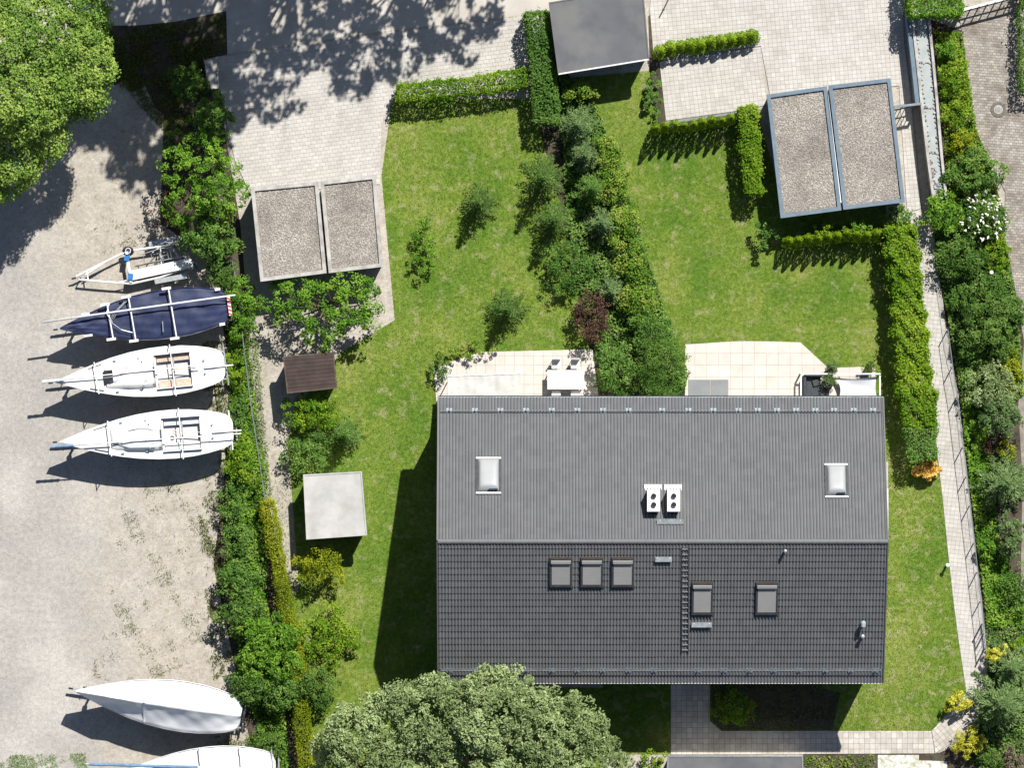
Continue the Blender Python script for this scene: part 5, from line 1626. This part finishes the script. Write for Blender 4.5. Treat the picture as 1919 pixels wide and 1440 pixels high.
# boat at the lower edge
o, inf = boat((225, 1452), (517, 1441), 90, 2.0, 'sailboat', 'white covered sailboat carrying a long blue wrapped mast', 'gelcoat', 'flat', {'cover': 'tarp_white', 'ridge': .22})
crossbars(o, inf, [.52, .78], .06, .30, ends=False, r=.035)
crossbars(o, inf, [.98], .25, .05, 'galv', ends=False, r=.035)
trailer(inf, 'boat_trailer', 'galvanised trailer under the boat with the blue wrapped mast')
mast((160, 1433), (500, 1443), 2.5, .05, .05, 'aluminium_mast', 'long mast wrapped in blue cloth over the lowest boat', 'steel_white', [], (.02, .62, 'blue_cover', .085))

# empty trailer
def tz(px, py, z=.62): return P(px, py, z)
c = P(245, 497); t = empty('empty_boat_trailer', (c.x, c.y, 0), 'empty white tubular boat trailer with blue clamps and a loose spare wheel', 'trailer')
fr = MB()
fr.path([tz(143, 518), tz(205, 487), tz(238, 471), tz(300, 462), tz(352, 451)], .055, 8)
fr.path([tz(148, 524), tz(190, 528), tz(246, 532), tz(300, 520), tz(362, 497)], .055, 8)
fr.tube(tz(163, 508), tz(165, 526), .04); fr.tube(tz(352, 451), tz(345, 490), .03); fr.tube(tz(205, 487), tz(160, 515), .04)
fr.tube(tz(222, 529), tz(246, 524), .03); fr.tube(tz(246, 524), tz(262, 530), .03)
for x in (238, 300, 345): fr.tube(tz(x, 471 - (x - 238) * .16), tz(x + 4, 532 - (x - 238) * .30), .035)
fr.build('frame', MT['steel_white'], t)
MB().bar(tz(237, 472, .70), tz(246, 530, .70), .14, .10).build('crossbeam', MT['steel_white'], t)
for x, y in ((238, 483), (245, 519)): MB().box(tz(x, y, .72), (.26, .34, .2), -.15).build('clamp', MT['blue_clamp'], t)
MB().ring(tz(240, 470, .95), .13, .022, 16, 6).build('lifting_eye', MT['steel_white'], t)
MB().bar(tz(243, 517, .78), tz(360, 492, .78), .50, .04).build('walk_board', MT['steel_white'], t)
MB().bar(tz(290, 528, .62), tz(350, 517, .62), .26, .05).build('mudguard', MT['galv'], t)
MB().bar(tz(279, 458, .62), tz(337, 446, .62), .24, .05).build('mudguard', MT['galv'], t)
for x, y in ((320, 522), (308, 452)):
    p = tz(x, y, .30)
    w = MB().ring((p.x, p.y, .30), .22, .08, 20, 8, 'Y').build('wheel', MT['tyre'], t, True)
    MB().tube((p.x, p.y - .04, .30), (p.x, p.y + .04, .30), .15, .15, 14).build('rim', MT['galv'], w)
rk = MB()
for i in range(6):
    x = 268 + i * 15
    rk.tube(tz(x, 478 - i * 2.4, .80), tz(x + 3, 494 - i * 3.2, .66), .02, .02, 6)
rk.path([tz(262, 478, .8), tz(300, 466, .95), tz(318, 463, .95), tz(338, 484, .8)], .025, 6)
rk.path([tz(268, 494, .7), tz(310, 487, .7), tz(345, 480, .7)], .025, 6)
rk.path([tz(312, 466, .95), tz(322, 462, .95), tz(336, 482, .8)], .025, 6)
rk.path([tz(285, 474, .9), tz(300, 462, .6)], .025, 6)
rk.tube(tz(300, 470, .85), tz(306, 492, .7), .022); rk.tube(tz(318, 466, .9), tz(322, 486, .7), .022)
rk.build('cradle', MT['galv'], t)
MB().tube(tz(142, 521, .5), tz(134, 523, .5), .05, .04, 8).build('coupling', MT['black'], t)
p = tz(150, 521)
MB().tube((p.x, p.y, 0.02), (p.x, p.y, .65), .035, .035, 8).build('jockey_post', MT['black'], t)
MB().bar(tz(364, 493, .75), tz(369, 503, .5), .10, .08).build('light_holder', MT['blue_clamp'], t)
p = P(243, 475, .06)
sp = empty('spare_wheel', (p.x, p.y, 0), 'worn spare wheel leaning on the crossbeam of the empty trailer', 'wheel')
m = MB().ring((0, 0, 0), .22, .085, 22, 8, 'Z')
R = Matrix.Rotation(math.radians(40), 3, 'X')
q = P(240, 471, .62)
def rotm(mb, R, c):
    mb.v = [tuple(R @ Vector(v) + Vector(c)) for v in mb.v]; return mb
rotm(m, R, q).build('tyre', MT['tyre'], sp, True)
rotm(MB().tube((0, 0, -.05), (0, 0, .05), .15, .15, 16), R, q).build('rim', MT['galv'], sp)

# ------------------------------------------------------------------ fences, gate, walls
def wire_fence(pts, h, label, step=2.0, post='zinc_dark', wire='zinc_dark', name='wire_fence', mesh=.10, z0=0.0):
    w = [P(x, y, h) for x, y in pts]
    c = sum(w, Vector()) / len(w)
    root = empty(name, (c.x, c.y, 0), label, 'fence')
    for a, b in zip(w[:-1], w[1:]):
        n = max(1, round((b - a).length / step))
        for k in range(n + 1):
            if k == n and b is not w[-1]: continue
            p = a.lerp(b, k / n)
            MB().tube((p.x, p.y, z0), (p.x, p.y, h + .03), .028, .028, 8).build('post', MT[post], root)
    m = MB()
    for a, b in zip(w[:-1], w[1:]):
        z = z0 + .06
        while z < h:
            m.tube((a.x, a.y, z), (b.x, b.y, z), .003, .003, 3, False); z += mesh * 1.6
        n = int((b - a).length / mesh)
        for k in range(n):
            p = a.lerp(b, (k + .5) / n)
            m.tube((p.x, p.y, z0 + .06), (p.x, p.y, h), .0025, .0025, 3, False)
    m.build('mesh', MT[wire], root)
    m = MB()
    for a, b in zip(w[:-1], w[1:]): m.tube(a, b, .018, .018, 6)
    m.build('top_rail', MT[post], root)
    return root
wire_fence([(432, 474), (441, 520), (452, 600), (456, 645), (470, 760), (484, 852), (497, 940)], 1.5, 'green wire mesh fence between boat yard and neighbouring garden', 2.4)
wire_fence([(1777, 620), (1786, 690), (1795, 745), (1806, 840), (1819, 950), (1827, 1020), (1839, 1130), (1846, 1190)], 1.15, 'low wire fence on the kerb of the paved walk', 1.9)
bf = wire_fence([(206, 90), (292, 78), (376, 63), (386, 150)], 1.6, 'black wire fence around the shaded yard corner', 1.6, 'black', 'black')
# garden gate at the bend of the walk fence
g = empty('garden_gate', P(1846, 1200), 'narrow tubular garden gate standing open on the walk kerb', 'gate')
m = MB()
a, b = P(1843, 1172, 1.2), P(1848, 1218, 1.2)
m.tube(a, b, .03); m.tube((a.x, a.y, .2), (b.x, b.y, .2), .03)
for k in range(5):
    p = a.lerp(b, k / 4); m.tube((p.x, p.y, .2), (p.x, p.y, 1.2), .014)
m.build('gate_leaf', MT['galv'], g)
for p in (a, b):
    MB().tube((p.x, p.y, 0), (p.x, p.y, 1.35), .045).build('post', MT['zinc_dark'], g)
# white yard gate
gt = empty('yard_gate', P(1860, 12), 'white metal gate across the top of the cobbled yard', 'gate')
a, b = P(1803, 18, 1.3), P(1925, -14, 1.3)
MB().bar(a, b, .10, .08).build('top_rail', MT['steel_white'], gt)
for z in (.12, .75): MB().bar((a.x, a.y, z), (b.x, b.y, z), .06, .06).build('rail', MT['steel_white'], gt)
for k in range(8):
    p = a.lerp(b, (k + .3) / 8)
    MB().bar((p.x, p.y, .05), (p.x, p.y, 1.26), .05, .05).build('bar', MT['steel_white'], gt)
for p in (a, b): MB().box((p.x, p.y, .75), (.16, .16, 1.5)).build('post', MT['steel_white'], gt)
# gate pier
pier = empty('gate_pier', P(396, 138), 'long grey concrete gate pier beside the paved drive', 'pier')
q = [tuple(P(x, y, .9)[:2]) for x, y in ((383, 112), (406, 109), (411, 165), (390, 167))]
MB().prism(inset(q, .03), 0, .82).build('shaft', MT['concrete'], pier)
MB().prism(q, .82, .9).build('cap', MT['concrete'], pier)
# street lamp shadow maker: slim lamp posts on the road verge
for x, y, lab in ((548, -40, 'slim street lamp on the road above the paved drive'), (832, -60, 'slim street lamp on the road farther along')):
    p = P(x, y); lp = empty('street_lamp', p, lab, 'lamp')
    MB().tube((p.x, p.y, 0), (p.x, p.y, 4.6), .06, .04, 10).build('post', MT['galv'], lp)
    MB().lathe([(0, 4.9), (.16, 4.82), (.20, 4.65), (.05, 4.6)], (p.x, p.y, 0), 14).build('lamp_head', MT['steel_white'], lp)

# raised stone lined basin along the walk
zb = 1.25
bs = empty('stone_basin', P(1735, 190), 'raised narrow water basin lined with pale stones along the walk', 'basin')
Lp = [(1706, 20), (1716, 110), (1725, 195), (1736, 290), (1747, 372)]
Rp = [(1742, 20), (1751, 110), (1759, 195), (1767, 290), (1776, 372)]
def off(l, d): return [(x + d, y) for x, y in l]
m = MB()
for A, Bq in ((Lp, off(Lp, 5)), (off(Rp, -5), Rp)):
    for i in range(4):
        m.prism([tuple(P(*q, zb)[:2]) for q in (A[i], A[i + 1], Bq[i + 1], Bq[i])], 0, zb)
m.build('wall', MT['wall_dark'], bs)
m = MB()
for A, Bq in ((Lp, off(Lp, 5)), (off(Rp, -5), Rp)):
    for i in range(4):
        m.prism([tuple(P(*q, zb)[:2]) for q in (A[i], A[i + 1], Bq[i + 1], Bq[i])], zb + .002, zb + .03)
m.build('coping', MT['concrete'], bs)
m = MB()
for i in range(4): m.prism([tuple(P(*q, zb)[:2]) for q in (off(Lp, 5.1)[i], off(Lp, 5.1)[i + 1], off(Rp, -5.1)[i + 1], off(Rp, -5.1)[i])], .3, zb - .16)
m.build('floor', MT['basin'], bs)
m = MB()
A = off(Lp, -9); strip_top = [(x, y) for x, y in A]
for i in range(2): m.prism([tuple(P(*q, zb)[:2]) for q in (A[i], A[i + 1], off(Lp, -.2)[i + 1], off(Lp, -.2)[i])], 0, zb - .05)
m.build('cladding', MT['fascia_blue'], bs)
stone_me = []
for k in range(5):
    m = MB()
    n = 7
    m.v.append((0, 0, .5)); 
    for ring_ in (.75, 1.0):
        for j in range(n):
            a = 6.283 * j / n
            r = ring_ * random.uniform(.75, 1.15)
            m.v.append((math.cos(a) * r, math.sin(a) * r * .75, .42 if ring_ < 1 else .05))
    for j in range(n):
        m.f.append((0, 1 + j, 1 + (j + 1) % n)); m.f.append((1 + j, 1 + n + j, 1 + n + (j + 1) % n, 1 + (j + 1) % n))
    for j in range(n): m.v.append((m.v[1 + n + j][0] * .7, m.v[1 + n + j][1] * .7, -.4))
    for j in range(n): m.f.append((1 + n + j, 1 + 2 * n + j, 1 + 2 * n + (j + 1) % n, 1 + n + (j + 1) % n))
    me = m.mesh('stone'); me.materials.append(MT['stone' if k < 3 else 'stone_dark']); stone_me.append(me)
def lerpline(l, t):
    f = t * (len(l) - 1); i = min(int(f), len(l) - 2); f -= i
    return (l[i][0] * (1 - f) + l[i + 1][0] * f, l[i][1] * (1 - f) + l[i + 1][1] * f)
def stone(px, py, s, z=zb - .13):
    o = link('stone', random.choice(stone_me), None, bs)
    p = P(px, py, zb)
    o.location = (p.x - WORLD[bs.name].x, p.y - WORLD[bs.name].y, z)
    o.scale = (s, s * random.uniform(.7, 1.1), s * random.uniform(.7, 1.1)); o.rotation_euler = (random.uniform(-.2, .2), random.uniform(-.2, .2), random.uniform(0, 6.28))
t = .08
while t < .98:
    x, y = lerpline(off(Lp, 8), t); stone(x + random.uniform(-1.5, 1.5), y, random.uniform(.04, .085))
    x, y = lerpline(off(Rp, -7), t + .008); stone(x + random.uniform(-2, 1), y, random.uniform(.05, .10))
    t += random.uniform(.018, .03)
for t in (.27, .52, .74):
    for k in range(6):
        x0, y0 = lerpline(off(Lp, 8), t); x1, y1 = lerpline(off(Rp, -8), t)
        stone(x0 + (x1 - x0) * k / 5, y0 + (y1 - y0) * k / 5 + random.uniform(-2, 2), random.uniform(.06, .10))
for k in range(26):
    t = random.uniform(.78, .99); x0, y0 = lerpline(off(Lp, 7), t); x1, y1 = lerpline(off(Rp, -14), t)
    f = random.random() ** 1.8
    stone(x0 + (x1 - x0) * f, y0, random.uniform(.06, .12))
stone(1716, 58, .20); stone(1748, 118, .17)
# low gate bar between garage and basin wall
br = empty('side_gate', P(1703, 196), 'grey side gate spanning from the garage to the basin wall', 'gate')
a, b = P(1676, 200, 1.6), P(1727, 194, 1.6)
MB().bar(a, b, .12, .10).build('top_rail', MT['zinc_dark'], br)
for z in (.15, .8): MB().bar((a.x, a.y, z), (b.x, b.y, z), .05, .05).build('rail', MT['zinc_dark'], br)
for k in range(7):
    p = a.lerp(b, (k + .5) / 7); MB().bar((p.x, p.y, .1), (p.x, p.y, 1.55), .04, .03).build('bar', MT['zinc_dark'], br)
for f in (.02, .98):
    p = a.lerp(b, f); MB().box((p.x, p.y, .8), (.08, .08, 1.6)).build('post', MT['zinc_dark'], br)

# edging of the parking pad
MB().bar(P(1250, 230, .06), P(1378, 212, .06), .14, .12).build('kerb', MT['mat_grey'], kind='structure')
# bed of dark red mulch is carried by the soil; pole beside the drive
p0 = P(1248, 4, 1.0)
bo = empty('barrier_post', (p0.x, p0.y, 0), 'slim leaning metal rod beside the drive entrance', 'rod')
MB().tube((p0.x - .1, p0.y - .3, 0), (p0.x + .15, p0.y + .2, 1.3), .04, .04, 8).build('rod', MT['zinc_dark'], bo)
MB().lathe([(.12, 0), (.12, .04), (.05, .06), (0, .06)], (p0.x - .1, p0.y - .3, 0), 14).build('foot', MT['zinc_dark'], bo)

# bollard lamp on the lawn edge
p = P(1776, 1060, .75); bl = empty('bollard_lamp', (p.x, p.y, 0), 'short bollard lamp with white cap on the lawn edge beside the walk', 'lamp')
MB().tube((p.x, p.y, 0), (p.x, p.y, .68), .06, .06, 14).build('shaft', MT['galv'], bl)
MB().lathe([(.06, .68), (.10, .70), (.10, .75), (.04, .79), (0, .79)], (p.x, p.y, 0), 16).build('cap', MT['steel_white'], bl)
# plinth along the gable
pl = empty('light_well', P(1660, 930), 'pale concrete light well along the house gable', 'light well')
MB().prism([tuple(P(x, y)[:2]) for x, y in ((1618, 866), (1664, 866), (1664, 1012), (1618, 1012))], 0, .12).build('base', MT['concrete'], pl)
MB().prism([tuple(P(x, y, .12)[:2]) for x, y in ((1655, 916), (1664.5, 916), (1664.5, 1010), (1655, 1010))], .12, .26).build('cover', MT['plaster'], pl)

# ------------------------------------------------------------------ terrace furniture
gm = empty('floor_mat', P(1328, 728, .06), 'pair of grey floor slabs on the terrace beside the house', 'mat')
for x0, x1 in ((1290, 1331), (1332, 1365)):
    MB().prism([tuple(P(x, y, .09)[:2]) for x, y in ((x0, 712), (x1, 712), (x1, 756), (x0, 756))], .062, .09).build('slab', MT['mat_grey'], gm)
zp = .85
pg = empty('terrace_frame', P(1576, 722), 'low white metal frame enclosing the lounge corner of the terrace', 'frame')
x0, x1, y0, y1 = 1501, 1649, 701, 748
for a, b, n_ in (((x0, y0), (x1, y0), 'beam'), ((x0, y0 + 3), (x0, y1), 'beam'), ((x1, y0 + 3), (x1, y1), 'beam')):
    MB().bar(P(*a, zp), P(*b, zp), .07, .08).build(n_, MT['steel_white'], pg)
for x, y in ((x0, y0), (x1, y0), (x0, y1), (x1, y1)):
    p = P(x, y, zp); MB().box((p.x, p.y, (zp - .04 + .06) / 2), (.07, .07, zp - .105)).build('post', MT['steel_white'], pg)
# awning sail sagging inside the low terrace frame
aw = empty('shade_sail', P(1606, 724), 'pale shade sail sagging inside the low terrace frame', 'shade sail')
ca, cb, cc, cd = P(1566, 708, .52), P(1643, 706, .55), P(1643, 746, .55), P(1572, 748, .52)
def sail(u, v):
    p = (ca * (1 - u) + cb * u) * (1 - v) + (cd * (1 - u) + cc * u) * v
    pull = .10 * math.sin(math.pi * v)
    p = p + Vector((pull * (1 - u) * 1.6 - pull * u * .6, -.10 * math.sin(math.pi * u) * (1 - v) + .05 * math.sin(math.pi * u) * v, -.22 * math.sin(math.pi * u) * math.sin(math.pi * v)))
    return p
MB().grid(sail, 20, 14).build('cloth', MT['sail_cloth'], aw, True)
m = MB()
for p, q in ((ca, P(1560, 704, zp)), (cb, P(1648, 702, zp)), (cc, P(1648, 747, zp)), (cd, P(1566, 750, zp))): m.tube(p, q, .01, .01, 5)
m.build('cord', MT['galv'], aw)
def soft_box(c, d, rz, bev=.06):
    """upholstered block with rounded upper edges"""
    x, y, z = d[0] / 2, d[1] / 2, d[2]
    m = MB(); lv = [(0, 0), (z - bev, 0), (z - bev * .3, bev * .4), (z, bev)]
    R = Matrix.Rotation(rz, 3, 'Z')
    for h, i in lv:
        for a, b in ((-1, -1), (1, -1), (1, 1), (-1, 1)): m.v.append(tuple(R @ Vector((a * (x - i), b * (y - i), h)) + Vector(c)))
    for k in range(len(lv) - 1):
        for j in range(4): m.f.append((k * 4 + j, k * 4 + (j + 1) % 4, k * 4 + 4 + (j + 1) % 4, k * 4 + 4 + j))
    m.f.append(tuple(range(len(lv) * 4 - 4, len(lv) * 4)))
    return m
p = P(1520, 726)
so = empty('garden_sofa', (p.x, p.y, .06), 'anthracite garden lounge sofa inside the low terrace frame', 'sofa')
soft_box((p.x + .08, p.y, .06), (.80, 1.05, .36), 0).build('seat', MT['anthracite'], so)
soft_box((p.x - .36, p.y, .06), (.16, 1.2, .66), 0).build('backrest', MT['anthracite'], so)
for s_ in (-1, 1): soft_box((p.x + .06, p.y + s_ * .60, .06), (.84, .14, .56), 0).build('armrest', MT['anthracite'], so)
soft_box((p.x + .22, p.y + .22, .42), (.34, .34, .12), .3, .04).build('cushion', MT['charcoal'], so)
p = P(1545, 737)
ch = empty('garden_chair', (p.x, p.y, .06), 'dark metal garden chair between sofa and shade sail', 'chair')
MB().box((p.x, p.y, .48), (.46, .46, .04)).build('seat', MT['charcoal'], ch)
for dx in (-.2, .2):
    for dy in (-.2, .2): MB().tube((p.x + dx, p.y + dy, .06), (p.x + dx, p.y + dy, .47), .016).build('leg', MT['charcoal'], ch)
m = MB()
for k in range(5): m.bar((p.x - .2 + .1 * k, p.y - .22, .5), (p.x - .2 + .1 * k, p.y - .32, .95), .025, .02)
m.bar((p.x - .23, p.y - .32, .95), (p.x + .23, p.y - .32, .95), .04, .04); m.build('backrest', MT['charcoal'], ch)
p = P(1548, 722)
tb = empty('side_table', (p.x, p.y, .06), 'small dark side table with white cups beside the garden sofa', 'table')
MB().lathe([(0, .55), (.30, .55), (.30, .58), (0, .58)], (p.x, p.y, 0), 20).build('tabletop', MT['black'], tb)
MB().lathe([(.04, .56), (.03, .15), (.18, .08), (.2, .06)], (p.x, p.y, 0), 14).build('pedestal', MT['black'], tb)
for dx, dy in ((-.1, -.08), (.04, -.1), (.12, .06)):
    q = (p.x + dx, p.y + dy, .58)
    cp = empty('cup', q, 'small white cup on the dark side table', 'cup', 'cups on the side table')
    MB().lathe([(0, .005), (.03, .005), (.04, .085), (.034, .085), (.026, .015), (0, .015)], q, 14).build('body', MT['gelcoat'], cp, True)
    MB().ring((q[0] + .045, q[1], q[2] + .045), .02, .006, 10, 5, 'Y').build('handle', MT['gelcoat'], cp)
def potted(px, py, r, h, mat, label, pot='black', leaf=.12):
    p = P(px, py); b = empty('potted_plant', (p.x, p.y, .06), label, 'plant')
    MB().lathe([(0, .06), (r * .42, .06), (r * .55, .42), (r * .60, .42), (r * .60, .46), (r * .5, .46), (r * .48, .40), (0, .40)], (p.x, p.y, 0), 18).build('pot', MT[pot], b)
    lb = lobes_for(Vector((p.x, p.y, 0)), r, r, h, 5); lb = [(q[0], q[1], q[2] + .35, q[3], q[4], q[5]) for q in lb]
    Pt, N, rnd = crown_points(lb, 26, .12, 16)
    foliage_obj('foliage', Pt, N, leaf * RNG.uniform(.6, 1.2, len(Pt)), rnd, mat, b, .35)
    m = MB()
    for q in lb: m.tube((p.x, p.y, .4), q[:3], .012, .006, 5)
    m.build('stem', MT['bark'], b)
potted(1557, 692, .42, .9, 'lf_grey', 'tall feathery potted plant in front of the low terrace frame')
potted(1556, 714, .40, 1.0, 'lf_grey', 'feathery potted plant inside the low frame by the table')
potted(1627, 691, .34, .6, 'lf_dark', 'small dark potted plant outside the low terrace frame', 'terracotta')
# neighbouring terrace
p = P(900, 738, 2.2)
an = empty('awning', (p.x, p.y, 0), 'pale grey folding awning over the neighbouring terrace', 'awning')
q = [P(838, 705, 2.1), P(975, 700, 2.1), P(978, 752, 2.7), P(840, 752, 2.7)]
def awf(u, v):
    r = (q[3] * (1 - u) + q[2] * u) * (1 - v) + (q[0] * (1 - u) + q[1] * u) * v
    r.z -= .05 * math.sin(math.pi * v) + .01 * math.sin(u * 60)
    return r
MB().grid(awf, 40, 8).build('cloth', MT['felt_light'], an, True)
MB().bar(q[0], q[1], .06, .10).build('front_bar', MT['steel_white'], an)
MB().bar(q[3], q[2], .12, .14).build('case', MT['steel_white'], an)
for f in (.2, .8):
    a, b = q[3].lerp(q[2], f), q[0].lerp(q[1], f); k = a.lerp(b, .5) + Vector((.4, 0, -.12))
    MB().path([a - Vector((0, 0, .1)), k, b - Vector((0, 0, .06))], .025, 6).build('arm', MT['steel_white'], an)
for f in (.04, .96):
    a = q[0].lerp(q[1], f); MB().tube((a.x, a.y, .06), (a.x, a.y, 2.1), .03).build('post', MT['steel_white'], an)
p = P(1060, 712); tt = empty('garden_table', (p.x, p.y, .06), 'white garden table on the neighbouring terrace', 'table')
MB().box((p.x, p.y, .77), (1.9, 1.0, .04)).build('tabletop', MT['steel_white'], tt)
for dx in (-.85, .85):
    for dy in (-.4, .4): MB().box((p.x + dx, p.y + dy, .405), (.06, .06, .69)).build('leg', MT['steel_white'], tt)
for k, (dx, dy, r) in enumerate(((-.5, .8, 0), (.5, .8, 0), (-.5, -.8, math.pi), (.5, -.8, math.pi))):
    gc = empty('garden_chair', (p.x + dx, p.y + dy, .06), 'white garden chair at the neighbouring terrace table', 'chair', 'white chairs at the garden table', r + 1e-4)
    MB().box((0, 0, .42), (.46, .46, .04)).build('seat', MT['steel_white'], gc)
    MB().bar((0, .22, .45), (0, .30, .90), .44, .03, (0, 1, 0)).build('backrest', MT['steel_white'], gc)
    for ax in (-.2, .2):
        for ay in (-.2, .2): MB().tube((ax, ay, 0), (ax, ay, .41), .016).build('leg', MT['steel_white'], gc)

# unused prototypes
for o in THUJA:
    if o.get('label') == 'x':
        for c_ in list(o.children): bpy.data.objects.remove(c_)
        bpy.data.objects.remove(o)
